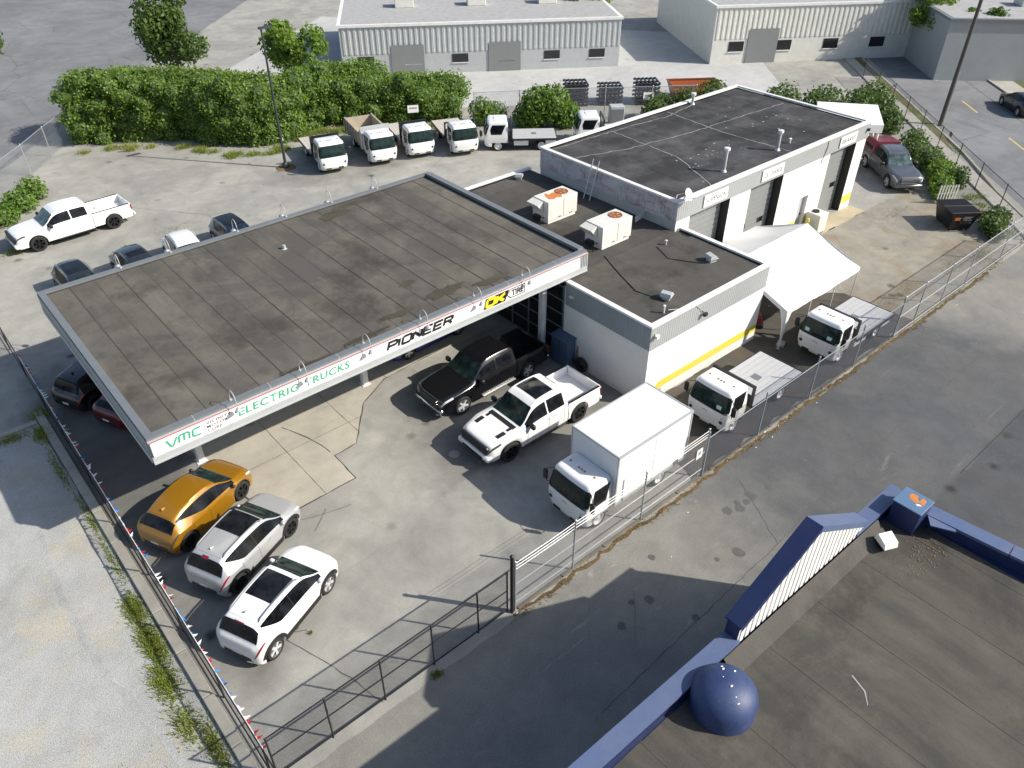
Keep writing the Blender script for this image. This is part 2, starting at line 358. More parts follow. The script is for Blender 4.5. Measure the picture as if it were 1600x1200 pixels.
def worn_red():
    t = NT('worn_red_cladding'); p = t.pos()
    n = t.noise(1.1, 7, 0.7, t.scaled(p, (1, 1.0, 2.2)), 0.6); g = t.noise(9, 4, 0.7, t.scaled(p, (1, 2.0, 0.25)))
    f = t.ramp(t.math('ADD', t.math('MULTIPLY', n, 0.75), t.math('MULTIPLY', g, 0.35)), 0.40, 0.60)
    k = t.mix(f, c4((0.27, 0.165, 0.175)), c4((0.50, 0.485, 0.50))); t.bsdf(k, 0.7); return t.m
MT['worn_red'] = worn_red()
def brick_mat():
    t = NT('painted_brick'); p = t.pos()
    sx = t.n('SeparateXYZ', {0: p}); v = t.n('CombineXYZ', {0: t.math('ADD', sx.outputs[0], sx.outputs[1]), 1: sx.outputs[2], 2: 0.0})
    br = t.n('TexBrick', {'Vector': v.outputs[0], 'Scale': 1.0, 'Mortar Size': 0.012, 'Mortar Smooth': 0.3, 'Brick Width': 0.22, 'Row Height': 0.075, 'Color1': (1, 1, 1, 1), 'Color2': (0.8, 0.8, 0.8, 1), 'Mortar': (0.1, 0.1, 0.1, 1)})
    n = t.noise(0.8, 6, 0.65, p); g = t.noise(5, 4, 0.6, p)
    k = t.mix(t.math('MULTIPLY', t.ramp(n, 0.4, 0.7), 0.22), c4((0.80, 0.785, 0.75)), c4((0.52, 0.49, 0.44)))
    k = t.mix(t.math('MULTIPLY', t.ramp(sx.outputs[2], 0.0, 0.5, 1, 0), t.math('MULTIPLY', t.ramp(g, 0.4, 0.65), 0.5)), k, c4((0.33, 0.31, 0.27)))
    t.bsdf(k, 0.6, bump=br.outputs['Color'], bstr=0.7, bdist=0.02); return t.m
MT['brick'] = brick_mat()
MT['yellow_band'] = plain('yellow_band', (0.66, 0.56, 0.05), 0.55, dirt=0.3, dscale=2, dcol=(0.55, 0.52, 0.40))
MT['glass_dark'] = plain('shop_glass', (0.012, 0.014, 0.016), 0.05, spec=0.6)
MT['black'] = plain('black_plastic', (0.013, 0.013, 0.014), 0.45)
MT['black_metal'] = plain('black_metal', (0.016, 0.016, 0.018), 0.4, dirt=0.15, dscale=3)
MT['bin_black'] = plain('black_bin_steel', (0.010, 0.011, 0.012), 0.4)
MT['dark_ink'] = plain('dark_lettering', (0.09, 0.085, 0.085), 0.5)
MT['rubber'] = plain('rubber', (0.018, 0.018, 0.018), 0.85)
MT['galv'] = plain('galvanised', (0.46, 0.48, 0.50), 0.42, metal=0.55, dirt=0.2, dscale=4)
MT['green_ink'] = plain('green_lettering', (0.045, 0.36, 0.20), 0.45)
MT['grey_ink'] = plain('grey_lettering', (0.30, 0.27, 0.27), 0.5)
MT['faint_ink'] = plain('faded_lettering', (0.60, 0.55, 0.56), 0.5)
MT['black_ink'] = plain('black_lettering', (0.014, 0.014, 0.016), 0.45)
MT['yellow_ink'] = plain('yellow_lettering', (0.85, 0.66, 0.02), 0.45)
MT['red_ink'] = plain('red_line', (0.42, 0.13, 0.15), 0.5)
MT['blue_box'] = plain('blue_box_paint', (0.065, 0.105, 0.165), 0.5, dirt=0.3, dscale=2, dcol=(0.12, 0.14, 0.17))
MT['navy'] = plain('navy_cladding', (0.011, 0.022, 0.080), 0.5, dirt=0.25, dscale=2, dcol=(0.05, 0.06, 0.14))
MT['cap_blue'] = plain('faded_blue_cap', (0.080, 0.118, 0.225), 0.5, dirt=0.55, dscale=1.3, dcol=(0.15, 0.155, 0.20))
MT['blue_lid'] = plain('weathered_blue', (0.085, 0.16, 0.27), 0.5, dirt=0.5, dscale=4, dcol=(0.16, 0.2, 0.27))
MT['cap_navy'] = plain('navy_dome', (0.020, 0.040, 0.115), 0.55, dirt=0.6, dscale=2, dcol=(0.08, 0.10, 0.2))
MT['pen_red'] = plain('red_pennant', (0.45, 0.015, 0.03), 0.5)
MT['pen_white'] = plain('white_pennant', (0.72, 0.72, 0.72), 0.5)
MT['pen_blue'] = plain('blue_pennant', (0.02, 0.16, 0.48), 0.5)
MT['door_grey'] = plain('grey_shutter', (0.21, 0.22, 0.22), 0.5, dirt=0.3, dscale=1.5, dcol=(0.15, 0.15, 0.145))
MT['hvac'] = plain('cream_enamel', (0.66, 0.65, 0.60), 0.45, dirt=0.45, dscale=1.6, dcol=(0.40, 0.38, 0.32))
MT['rust'] = plain('orange_rust', (0.55, 0.20, 0.045), 0.85, dirt=0.7, dscale=4, dcol=(0.30, 0.10, 0.04))
MT['rust_dark'] = plain('dark_rust', (0.22, 0.085, 0.045), 0.85, dirt=0.5, dscale=7)
MT['tent'] = plain('white_canvas', (0.72, 0.72, 0.71), 0.6, dirt=0.35, dscale=0.55, dcol=(0.48, 0.48, 0.46), bump=0.5, bscale=3.5)
MT['wood'] = plain('timber', (0.30, 0.20, 0.12), 0.75, dirt=0.4, dscale=3)
MT['pole_wood'] = plain('pole_timber', (0.085, 0.075, 0.068), 0.85, dirt=0.3, dscale=4)
MT['pole_dark'] = plain('dark_green_pole', (0.030, 0.040, 0.042), 0.5)
MT['red_plastic'] = plain('red_plastic', (0.42, 0.02, 0.02), 0.4)
MT['orange'] = plain('orange_paint', (0.42, 0.11, 0.03), 0.5, dirt=0.3)
MT['cover'] = plain('iron_cover', (0.34, 0.33, 0.30), 0.7, dirt=0.4, dscale=5)
MT['chain_galv'] = mesh_mat('galvanised_mesh', (0.30, 0.32, 0.35), 0.060, 0.13, 0.4)
MT['chain_dense'] = mesh_mat('galvanised_fine_mesh', (0.075, 0.09, 0.125), 0.060, 0.22, 0.2)
MT['chain_black'] = mesh_mat('black_mesh', (0.012, 0.012, 0.014), 0.060, 0.14)
MT['leaf'] = leaf_mat('hedge_leaf', (0.095, 0.195, 0.020), (0.155, 0.275, 0.032), (0.24, 0.33, 0.06), 0.45)
MT['leaf2'] = leaf_mat('shrub_leaf', (0.050, 0.110, 0.020), (0.085, 0.160, 0.028), (0.15, 0.20, 0.055), 0.4)
MT['leaf3'] = leaf_mat('bright_leaf', (0.075, 0.17, 0.015), (0.13, 0.23, 0.025), (0.18, 0.27, 0.05))
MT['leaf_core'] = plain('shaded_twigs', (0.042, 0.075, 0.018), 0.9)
MT['grass'] = leaf_mat('grass_blade', (0.14, 0.23, 0.025), (0.22, 0.28, 0.04), (0.30, 0.30, 0.08), 0.25)
MT['dry_grass'] = leaf_mat('dry_grass_blade', (0.28, 0.20, 0.07), (0.36, 0.25, 0.09), (0.22, 0.20, 0.07), 0.25)
MT['bark'] = plain('bark', (0.10, 0.075, 0.055), 0.9, dirt=0.4, dscale=5)
MT['amber'] = plain('amber_lens', (0.32, 0.16, 0.06), 0.3)
MT['mint'] = plain('mint_paper', (0.45, 0.68, 0.60), 0.7)
MT['shed_white'] = plain('white_sheet_metal', (0.78, 0.78, 0.77), 0.5, dirt=0.15, dscale=1)

# ------------------------------------------------------------------ ground and paving
sheet('ground', [(-220, -120), (320, -120), (320, 320), (-220, 320)], 0.0, 'asphalt')
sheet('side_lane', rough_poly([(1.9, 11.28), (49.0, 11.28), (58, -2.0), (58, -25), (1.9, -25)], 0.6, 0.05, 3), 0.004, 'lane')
sheet('gravel_lot', rough_poly([(1.30, 31.3), (-30, 30.6), (-30, -25), (1.30, -25)], 0.5, 0.06, 4), 0.004, 'gravel')
sheet('truck_bay', rough_poly([(19.0, 11.6), (36.2, 11.6), (36.0, 15.2), (31, 20.0), (28.9, 20.7), (28.9, 15.78), (20.2, 15.78)], 0.5, 0.12, 31), 0.004, 'truck_bay')
sheet('dusty_yard', rough_poly([(36.25, 11.6), (47.5, 11.6), (49.5, 13.0), (53, 17), (52.0, 19.6), (46.3, 19.7), (41.2, 19.65), (41.2, 20.8), (35.9, 20.8), (36.05, 15.25)], 0.5, 0.12, 33), 0.004, 'yard_dirt')
m = MB()
for i, sg in enumerate([[(-0.35, 25.0), (-0.6, 21.5), (-0.5, 18.0), (0.1, 14.5), (0.4, 11)]]): ribbon(sg, 0.26, 0.008, m, 200 + i, 0.04)
tag(m.build('wheel_track', 'gravel_dark'), kind='structure')
m = MB()
for i, (x, y, r) in enumerate(((19.6, 9.55, .17), (20.0, 9.75, .16), (19.9, 9.5, .1), (19.15, 9.5, .2), (19.3, 9.75, .14), (18.7, 9.75, .2), (20.9, 9.5, .16), (21.4, 9.6, .2), (17.4, 8.3, .22), (15.0, 10.1, .14), (13.6, 9.0, .18), (13.1, 9.3, .12), (12.2, 8.9, .16), (23.2, 9.4, .12), (14.2, 7.6, .14), (16.6, 8.6, .1))):
    pts = [(x + r * rnd.uniform(0.7, 1.15) * math.cos(a), y + r * rnd.uniform(0.7, 1.15) * math.sin(a)) for a in np.linspace(0, 6.28, 15)[:-1]]; m.add([(a, b, 0.0095) for a, b in pts], [tuple(range(len(pts)))])
tag(m.build('oil_stain', 'oil'), kind='structure')
AP = [(5.35, 25.7), (6.12, 19.94), (9.47, 19.97), (9.52, 21.59), (10.56, 21.68), (12.15, 23.68), (13.77, 24.57), (20.6, 24.75), (20.6, 31.6), (5.35, 31.6)]
sheet('concrete_apron', AP, 0.004, 'concrete')
m = MB()
for i, sg in enumerate([[(6.12, 19.94), (9.47, 19.97), (9.52, 21.59), (10.56, 21.68), (12.15, 23.68), (13.77, 24.57), (17.5, 24.8)], [(6.12, 19.94), (5.7, 23.0), (5.5, 26)]]):
    ribbon(sg, 0.05, 0.008, m, i, 0.015)
for i, sg in enumerate([[(8.2, 19.95), (8.2, 31)], [(11.0, 22.3), (11.0, 31)], [(13.9, 24.6), (13.9, 31)], [(5.4, 26.5), (20, 26.5)], [(5.4, 23.0), (11.5, 23.0)]]):
    ribbon(sg, 0.022, 0.008, m, 10 + i, 0.004)
tag(m.build('apron_joint', 'seam'), kind='structure')
m = MB()
for i, sg in enumerate([[(4.75, 15.15), (4.1, 15.6)], [(4.1, 15.3), (4.9, 12.9), (5.2, 11.6)], [(6.2, 19.6), (7.8, 19.1), (8.6, 18.9)], [(7.0, 18.6), (7.8, 19.3)],
                        [(20.4, 10.6), (19.9, 9.6), (18.75, 7.65)], [(18.75, 7.65), (13.2, 7.45), (9.6, 7.3)], [(22.5, 8.0), (36, 8.1)], [(18.75, 7.65), (22, 7.9)], [(13.5, 9.6), (12.1, 8.2)], [(33, 45), (25.5, 40.5), (18, 41)], [(8, 55), (15, 46), (14.5, 39)]]):
    ribbon(sg, 0.028 if i < 7 else 0.018, 0.009, m, 40 + i, 0.03)
tag(m.build('pavement_crack', 'crack'), kind='structure')
tag(ribbon([(27.0, 5.12), (36, 5.12), (44, 5.1)], 0.05, 0.009, None, 77, 0.01).build('pavement_patch_joint', 'seam'), kind='structure')
sheet('door_slab', rough_poly([(41.3, 19.7), (46.2, 19.75), (46.2, 20.84), (41.3, 20.84)], 0.5, 0.03, 8), 0.004, 'tan_slab')
# kerb under the fence by the gravel, with the return kerb at its far end
def pieces(name, piece): o = bpy.data.objects.new(name, None); COL.objects.link(o); o['kind'] = 'structure'; o.empty_display_size = 0.2; return o
bk = pieces('boundary_kerb', 'kerb_stone')
for k in range(19):
    y0 = -4 + k * 1.9; MB().bbox(1.34, 1.66, y0, y0 + 1.87, 0.0, 0.11 + 0.012 * rnd.random(), 0.02).build('kerb_stone', 'kerb', bk)
m = MB()
for k in range(8): m.bbox(-0.9 - k * 1.9 + 0.4, -0.9 - k * 1.9 + 2.2, 31.25, 31.5, 0.0, 0.09, 0.02)
tag(m.build('gravel_edge_kerb', 'kerb'), kind='structure')
# litter line and low kerb along the lane fence
m = MB(); ribbon([(9.9, 11.33), (16, 11.30), (20, 11.28), (27, 11.30), (35, 11.28), (44, 11.3)], 0.15, 0.010, m, 5, 0.08)
tag(m.build('leaf_litter_strip', 'sludge'), kind='structure')
m = MB()
for k in range(20): m.bbox(10.2 + k * 1.95, 12.1 + k * 1.95, 11.44, 11.56, 0, 0.05, 0.01)
tag(m.build('fence_kerb', 'old_kerb'), kind='structure')
# street: frame turned 45 degrees, s along, o across
S2 = math.sqrt(0.5)
def st(s, o): return ((s + o) * S2, (s - o) * S2)
def strip(name, o0, o1, s0, s1, z, mat): return sheet(name, [st(s0, o0), st(s0, o1), st(s1, o1), st(s1, o0)], z, mat)
strip('street', 28.8, 38.0, 20, 190, 0.006, 'street')
sw = pieces('sidewalk', 'paving_slab')
for k in range(44):
    a = 43 + k * 1.8; q = [st(a, 26.95), st(a, 27.95), st(a + 1.78, 27.95), st(a + 1.78, 26.95)]
    MB().prism(q, 0.0, 0.10 + 0.008 * rnd.random()).build('paving_slab', 'sidewalk', sw)
vg = [st(57.3, 27.97), st(60.5, 28.55), st(120, 28.6), st(120, 27.97)]
tag(MB().prism(vg, 0.0, 0.11).build('grass_verge', 'soil'), kind='structure')
sk = pieces('street_kerb', 'kerb_stone')
for k in range(44):
    a = 43 + k * 1.8; o = 28.62 if a > 57 else 28.05 + 0.57 * max(0, (a - 50) / 7)
    o2 = 28.62 if a + 1.78 > 57 else 28.05 + 0.57 * max(0, (a + 1.78 - 50) / 7)
    MB().prism([st(a, o), st(a, o + 0.17), st(a + 1.78, o2 + 0.17), st(a + 1.78, o2)], 0.0, 0.13).build('kerb_stone', 'kerb', sk)
m = MB()
for k in range(44):
    a = 20 + k * 3.0; m.prism([st(a, 38.0), st(a, 38.18), st(a + 2.97, 38.18), st(a + 2.97, 38.0)], 0.0, 0.13)
tag(m.build('far_street_kerb', 'kerb'), kind='structure')
m = MB()
for k in range(14):
    a = 28 + k * 9.1 + 2.3; q = [st(a, 33.34), st(a, 33.50), st(a + 3.2, 33.50), st(a + 3.2, 33.34)]
    m.add([(x, y, 0.011) for x, y in q], [(0, 1, 2, 3)])
tag(m.build('lane_marking', 'yellow_line'), kind='structure')
tag(ribbon([st(40, 36.2), st(70, 36.0), st(110, 36.3)], 0.07, 0.011, None, 3, 0.04).build('street_crack', 'seam'), kind='structure')
strip('far_sidewalk', 38.2, 40.2, 20, 160, 0.05, 'sidewalk')
strip('far_verge', 40.2, 90, 20, 190, 0.02, 'soil')
# second street behind the yard at the upper left, and the neighbour's pale yard behind the hedge
sheet('back_street', rough_poly([(-60, 58.5), (4.0, 58.6), (15.0, 71.5), (21, 78), (60, 120), (20, 150), (-60, 90)], 1.5, 0.1, 12), 0.005, 'street')
sheet('neighbour_yard', [(26, 61), (41.3, 51.2), (58, 38.5), (63, 36), (78, 52), (48, 90), (30, 76)], 0.008, 'pale_yard')
tag(ribbon([(8.75 + 0.75 * math.sin(a_ * 0.9) , 24.5 - 2.6 * a_ / 1.6) for a_ in np.linspace(0, 1.6, 9)], 0.05, 0.0088, None, 401, 0.01).build('skid_mark', 'crack'), kind='structure')
m = MB()
for i in range(46):
    x, y = (rnd.uniform(10, 46), 11.2 + rnd.gauss(0, 0.25)) if i < 26 else (rnd.uniform(3, 40), rnd.uniform(7, 50)); s_ = rnd.uniform(0.02, 0.06); a_ = rnd.uniform(0, 3)
    m.add([(x + s_ * math.cos(a_ + q_), y + 0.6 * s_ * math.sin(a_ + q_), 0.012 + 0.02 * (q_ > 3)) for q_ in (0, 1.4, 3.2, 4.6)], [(0, 1, 2, 3)])
tag(m.build('paper_litter', 'sign_white'), 'scraps of pale litter on the paving', 'litter', None, 'stuff')
# covers in the paving
for i, (x, y, r, lab) in enumerate(((13.1, 18.6, 0.22, 'pale round drain cover in front of the white pickup with hood vents'), (4.05, 40.4, 0.16, 'small round utility cover by the left fence'),
                                    (3.95, 37.9, 0.17, 'small pale cover in the shade edge by the left fence'), (15.3, 24.2, 0.16, 'round filler cover beside the blue car'))):
    c = MB().lathe([(0.001, 0.014), (r * 0.75, 0.014), (r * 0.8, 0.010), (r, 0.012), (r, 0.0)], n=18, c=(x, y, 0)).build('drain_cover', 'cover'); tag(c, lab, 'cover')
# ------------------------------------------------------------------ ribbed sheet helper
def ribs(m, p0, p1, z0, z1, out, pitch=0.15, depth=0.03, mi=0):
    """corrugated cladding from p0 to p1 (xy), pushed along the unit vector out"""
    L = math.hypot(p1[0] - p0[0], p1[1] - p0[1]); n = max(2, int(L / pitch)); ux, uy = (p1[0] - p0[0]) / L, (p1[1] - p0[1]) / L
    pts = []
    for k in range(n):
        a = k * L / n; q = L / n
        for t, d in ((0.0, 0), (0.42, 0), (0.52, depth), (0.90, depth)): pts.append((a + t * q, d))
    pts.append((L, 0)); vs = []
    for a, d in pts:
        x = p0[0] + ux * a + out[0] * d; y = p0[1] + uy * a + out[1] * d; vs += [(x, y, z0), (x, y, z1)]
    m.add(vs, [(2 * i, 2 * i + 2, 2 * i + 3, 2 * i + 1) for i in range(len(pts) - 1)], mi); return m

# ------------------------------------------------------------------ forecourt canopy
CX0, CX1, CY0, CY1, CZ = 3.24, 22.2, 20.7, 32.38, 5.0
can = thing('forecourt_canopy', 'long flat roofed forecourt canopy with white lettered sign band on white posts', 'canopy', (0, 0, 0))
MB().box(CX0 + 0.05, CX1 - 0.05, CY0 + 0.05, CY1 - 0.05, 4.02, 4.84).build('roof_deck', 'slate_metal', can)
nst = 20; wst = (CX1 - CX0 - 0.4) / nst
for k in range(nst):
    x0 = CX0 + 0.2 + k * wst; cut = CY0 + 0.2 + rnd.uniform(2.5, 9.0)
    for j, (a, b) in enumerate(((CY0 + 0.2, cut), (cut - 0.08, CY1 - 0.2))):
        z = 4.846 + (0.008 if k % 2 else 0) + 0.004 * j
        MB().box(x0 - 0.03, x0 + wst + 0.03, a, b, z - 0.004, z).build('roofing_sheet', 'roof_felt', can)
f = MB()
for k in range(nst + 1): ribbon([(CX0 + 0.2 + k * wst, CY0 + 0.25), (CX0 + 0.2 + k * wst, CY1 - 0.25)], 0.035, 4.862, f, 300 + k, 0.008)
f.build('seam_tape', 'felt_lap', can)
f = MB(); t_ = 0.24   # metal edge cap all round, with upstand
f.box(CX0, CX1, CY0, CY0 + t_, 4.90, 4.995); f.box(CX0, CX1, CY1 - t_, CY1, 4.90, 4.995)
f.box(CX0, CX0 + t_, CY0 + t_ + 0.002, CY1 - t_ - 0.002, 4.90, 4.992); f.box(CX1 - t_ - 0.06, CX1, CY0 + t_ + 0.002, CY1 - t_ - 0.002, 4.90, 5.05)
f.build('edge_cap', 'grey_metal', can)
f = MB(); f.box(CX0 + t_ - 0.02, CX1 - t_, CY0 + t_ - 0.03, CY0 + t_ - 0.004, 4.80, 4.91); f.box(CX1 - t_ - 0.062, CX1 - t_ - 0.03, CY0 + t_, CY1 - t_, 4.80, 4.91); f.build('upstand', 'black', can)
f = MB()
for k in range(7): f.box(CX0 + 1.5 + k * 2.6, CX0 + 1.52 + k * 2.6, CY0 - 0.004, CY0 + t_ + 0.004, 4.90, 5.002)
f.build('cap_joint', 'pale_metal', can)
sb = MB().bbox(CX0 + 0.03, CX1 - 0.45, CY0 - 0.06, CY0 + 0.04, 4.27, 4.83, 0.012).build('sign_band', 'sign_white', can)
MB().box(CX0 + 0.0, CX1 - 0.02, CY0 - 0.075, CY0 - 0.002, 4.835, 4.858).build('red_trim_line', 'red_ink', can)
MB().box(CX0 - 0.01, CX1, CY0 - 0.05, CY0 + 0.045, 4.862, 4.897).build('top_flashing', 'pale_metal', can)
f = MB(); f.box(CX0 - 0.02, CX1, CY0 - 0.08, CY0 + 0.04, 4.02, 4.262); f.box(CX0 - 0.02, CX1, CY0 - 0.10, CY0 - 0.08, 4.02, 4.07); f.build('lower_fascia', 'pale_metal', can)
f = MB(); f.box(CX0 - 0.03, CX0 + 0.045, CY0 + 0.05, CY1, 4.24, 4.895); f.build('side_sign_band', 'slate_metal', can)  # slate colour paints in the shade on the canopy's left face
f = MB(); f.box(CX0 - 0.05, CX0 + 0.04, CY0 + 0.046, CY1, 4.02, 4.235); f.box(CX0 - 0.045, CX0 - 0.031, CY0 + 0.05, CY1, 4.30, 4.34); f.build('side_lower_fascia', 'pale_metal', can)
f = MB(); f.box(CX0, CX1, CY1 - 0.045, CY1 + 0.04, 4.02, 4.895); f.build('rear_fascia', 'grey_metal', can)
f = MB()
for k in range(5): f.box(CX1 - 0.42 + k * 0.10, CX1 - 0.37 + k * 0.10, CY0 - 0.05, CY0 - 0.01, 4.27, 4.86)
f.box(CX1 - 0.045, CX1 + 0.02, CY0 + 0.05, CY1, 4.02, 4.895); f.build('corner_trim', 'pale_metal', can)
for (x, y) in ((5.46, 24.75), (12.94, 24.82), (20.45, 21.55), (5.46, 30.2), (12.94, 30.2)):
    f = MB(); f.bbox(x - 0.13, x + 0.13, y - 0.13, y + 0.13, 0.0, 4.02, 0.015); f.box(x - 0.2, x + 0.2, y - 0.2, y + 0.2, 0.0, 0.03); f.build('post', 'trim_white', can)
YS = CY0 - 0.066
# lettering on the band (copied from the photograph)
def fx(x0, wd, z0, h, y=YS, sh=0.0): return lambda u, v, e: (x0 + wd * (u + sh * v), y - e, z0 + h * v)
strokes([[(0.0, 0.27), (0.13 * 1.1, 0.0), (0.19 * 1.1, 0.0), (0.31 * 1.1, 0.27)], [(0.40, 0), (0.40, 0.22), (0.45, 0.27), (0.68, 0.27), (0.73, 0.22), (0.73, 0.0)], [(0.565, 0.27), (0.565, 0.02)], [(1.10, 0.27), (0.90, 0.27), (0.84, 0.22), (0.84, 0.05), (0.90, 0.0), (1.10, 0.0)]], 0.062, 'green_ink', sb,
        lambda u, v, e: (3.70 + u + 0.15 * v, YS - e, 4.42 + v))
0 and strokes([[(0, 1), (0.13, 0.0), (0.19, 0.0), (0.31, 1)], [(0.37, 0), (0.37, 0.8), (0.42, 1), (0.62, 1), (0.67, 0.8), (0.67, 0.05)], [(0.52, 1), (0.52, 0.1)], [(1.0, 1), (0.82, 1), (0.76, 0.8), (0.76, 0.2), (0.82, 0), (1.0, 0)]], 0.07, 'green_ink', sb,
        lambda u, v, e: (3.70 + 1.1 * u + 0.05 * v, YS - e, 4.40 + 0.30 * v))
sb2 = MB().box(4.955, 4.965, YS - 0.001, YS, 4.30, 4.78).build('divider_line', 'grey_ink', sb)
for txt, z, x1 in (('VICINITY', 4.64, 5.86), ('MOTOR', 4.49, 5.72), ('CORP', 4.34, 5.50)): text_on(txt, 5.03, x1, z, z + 0.115, YS, 'dark_ink', sb, spacing=1.12, bold=0.012)
text_on('ELECTRIC', 6.08, 8.28, 4.42, 4.72, YS, 'green_ink', sb, shear=0.12, bold=0.018, spacing=1.10)
text_on('TRUCKS', 8.52, 10.28, 4.42, 4.72, YS, 'green_ink', sb, shear=0.12, bold=0.018, spacing=1.10)
def glyph_line(word, x0, x1, z0, h, mat, th, sh=0.22, gap=0.28):
    G = {'P': [[(0, 0), (0, 1), (0.8, 1), (1, 0.86), (1, 0.6), (0.8, 0.46), (0.12, 0.46)]], 'I': [[(0, 0), (0, 1)]], 'O': [[(0.15, 1), (0, 0.85), (0, 0.15), (0.15, 0), (0.85, 0), (1, 0.15), (1, 0.85), (0.85, 1), (0.1, 1)]],
         'N': [[(0, 0), (0, 1)], [(0.02, 0.98), (0.98, 0.02)], [(1, 0), (1, 1)]], 'E': [[(1, 1), (0, 1), (0, 0), (1, 0)], [(0.05, 0.5), (0.9, 0.5)]], 'R': [[(0, 0), (0, 1), (0.8, 1), (1, 0.86), (1, 0.62), (0.8, 0.48), (0.1, 0.48)], [(0.55, 0.48), (1, 0)]],
         'K': [[(0, 0), (0, 1)], [(1, 1), (0.12, 0.45)], [(0.3, 0.55), (1, 0)]], 'T': [[(0, 1), (1, 1)], [(0.5, 1), (0.5, 0)]]}
    W = [0.12 if c == 'I' else 1.0 for c in word]; tot = sum(W) + gap * (len(word) - 1); un = (x1 - x0) / tot; cx = x0; segs = []
    for c, wd in zip(word, W):
        for l in G[c]: segs.append([(cx + (u * (wd if c != 'I' else 0)) * un, v) for u, v in l])
        cx += (wd + gap) * un
    segs = [[(u, z0 + v * h) for u, v in l] for l in segs]
    return strokes(segs, th, mat, sb, lambda u, v, e: (u + sh * (v - z0), YS - 0.001 - e, v))
glyph_line('PIONEER', 11.86, 14.78, 4.43, 0.29, 'black_ink', 0.10, 0.35)
# yellow and black tyre-shop mark
f = MB(); f.add([(16.38, YS - 0.0005, 4.32), (17.50, YS - 0.0005, 4.32), (17.72, YS - 0.0005, 4.78), (16.50, YS - 0.0005, 4.78)], [(0, 1, 2, 3)]); f.build('emblem_outline', 'black_ink', sb)
g_ = glyph_line('OK', 16.52, 17.42, 4.40, 0.30, 'yellow_ink', 0.125, 0.25, 0.30)
f = MB()
for a, b in (((17.60, 4.55), (17.78, 4.36)), ((17.60, 4.55), (17.78, 4.75)), ((17.78, 4.36), (18.56, 4.36)), ((17.78, 4.75), (18.56, 4.75)), ((18.56, 4.36), (18.56, 4.75))):
    d = Vector((b[0] - a[0], b[1] - a[1])).normalized(); n = (-d.y * 0.02, d.x * 0.02)
    f.add([(a[0] + n[0], YS - 0.0012, a[1] + n[1]), (a[0] - n[0], YS - 0.0012, a[1] - n[1]), (b[0] - n[0], YS - 0.0012, b[1] - n[1]), (b[0] + n[0], YS - 0.0012, b[1] + n[1])], [(0, 1, 2, 3)])
f.build('emblem_border', 'black_ink', sb)
text_on('TIRE', 17.84, 18.48, 4.42, 4.69, YS - 0.001, 'black_ink', sb, bold=0.03)
text_on('tire', 19.2, 19.72, 4.44, 4.70, YS, 'faint_ink', sb, bold=0.01)
text_on('service', 19.88, 21.1, 4.44, 4.68, YS, 'faint_ink', sb, bold=0.01)
# gooseneck sign lamps: six along the front, six along the back
def goose(y_base, y_head, z_head, sgn):
    t = thing('gooseneck_lamp', '', 'lamp'); f = MB()
    path = [(0, y_base, 5.0), (0, y_base, 5.16)] + [(0, y_base + (y_head - y_base) * (1 - math.cos(a)) / 2, 5.16 + 0.34 * math.sin(a)) for a in np.linspace(0.2, 2.75, 9)] + [(0, y_head, z_head + 0.10)]
    f.tube(path, 0.014, 6); f.build('arm', 'pale_metal', t, 60)
    MB().lathe([(0.001, 0.03), (0.05, 0.03), (0.055, 0.0), (0.055, -0.0)], n=10, c=(0, y_base, 4.998)).build('base_plate', 'pale_metal', t, 40)
    h = MB().lathe([(0.02, 0.12), (0.05, 0.10), (0.12, 0.02), (0.13, -0.02), (0.10, -0.015), (0.001, 0.03)], n=14)
    h.xf(Matrix.Translation((0, y_head, z_head)) @ Matrix.Rotation(R(-28) * sgn, 4, 'X')); h.build('lamp_head', 'pale_metal', t, 40)
    return t
order = ['first', 'second', 'third', 'fourth', 'fifth', 'sixth']
g0 = goose(CY0 + 0.17, CY0 - 0.34, 4.84, 1)
for i, x in enumerate((6.03, 8.52, 11.04, 13.52, 16.08, 18.60)):
    o = g0 if i == 0 else copy_tree(g0); o.location = (x, 0, 0)
    tag(o, f'curved pipe sign lamp on canopy front edge, {order[i]} from the left', 'lamp', 'lamps along the canopy front')
g1 = goose(CY1 - 0.14, CY1 + 0.36, 4.84, -1)
for i, x in enumerate((6.45, 8.55, 11.6, 14.0, 16.42, 19.0)):
    o = g1 if i == 0 else copy_tree(g1); o.location = (x, 0, 0)
    tag(o, f'curved pipe lamp on canopy rear edge, {order[i]} from the left', 'lamp', 'lamps along the canopy rear')
# wet patches and debris on the canopy roof
for i, (x, y, rx, ry, nm) in enumerate(((13.2, 21.9, 0.9, 0.25, 0), (15.6, 22.1, 1.1, 0.35, 0), (17.6, 21.6, 1.0, 0.28, 0), (15.9, 31.2, 0.9, 0.5, 0), (17.5, 31.8, 1.6, 0.25, 0), (11.5, 21.35, 1.3, 0.16, 0), (9.0, 21.2, 1.4, 0.12, 0), (14.8, 23.6, 0.45, 0.22, 0))):
    pts = [(x + rx * math.cos(a) * rnd.uniform(0.55, 1.1), y + ry * math.sin(a) * rnd.uniform(0.55, 1.1)) for a in np.linspace(0, 6.28, 22)[:-1]]
    MB().add([(a, b, 4.864) for a, b in pts], [tuple(range(len(pts)))]).build('moss_patch', 'roof_moss', can)
MB().lathe([(0.001, 0.18), (0.07, 0.18), (0.07, 0.02), (0.13, 0.0)], n=12, c=(12.5, 29.6, 4.855)).build('roof_vent', 'pale_metal', can, 40)

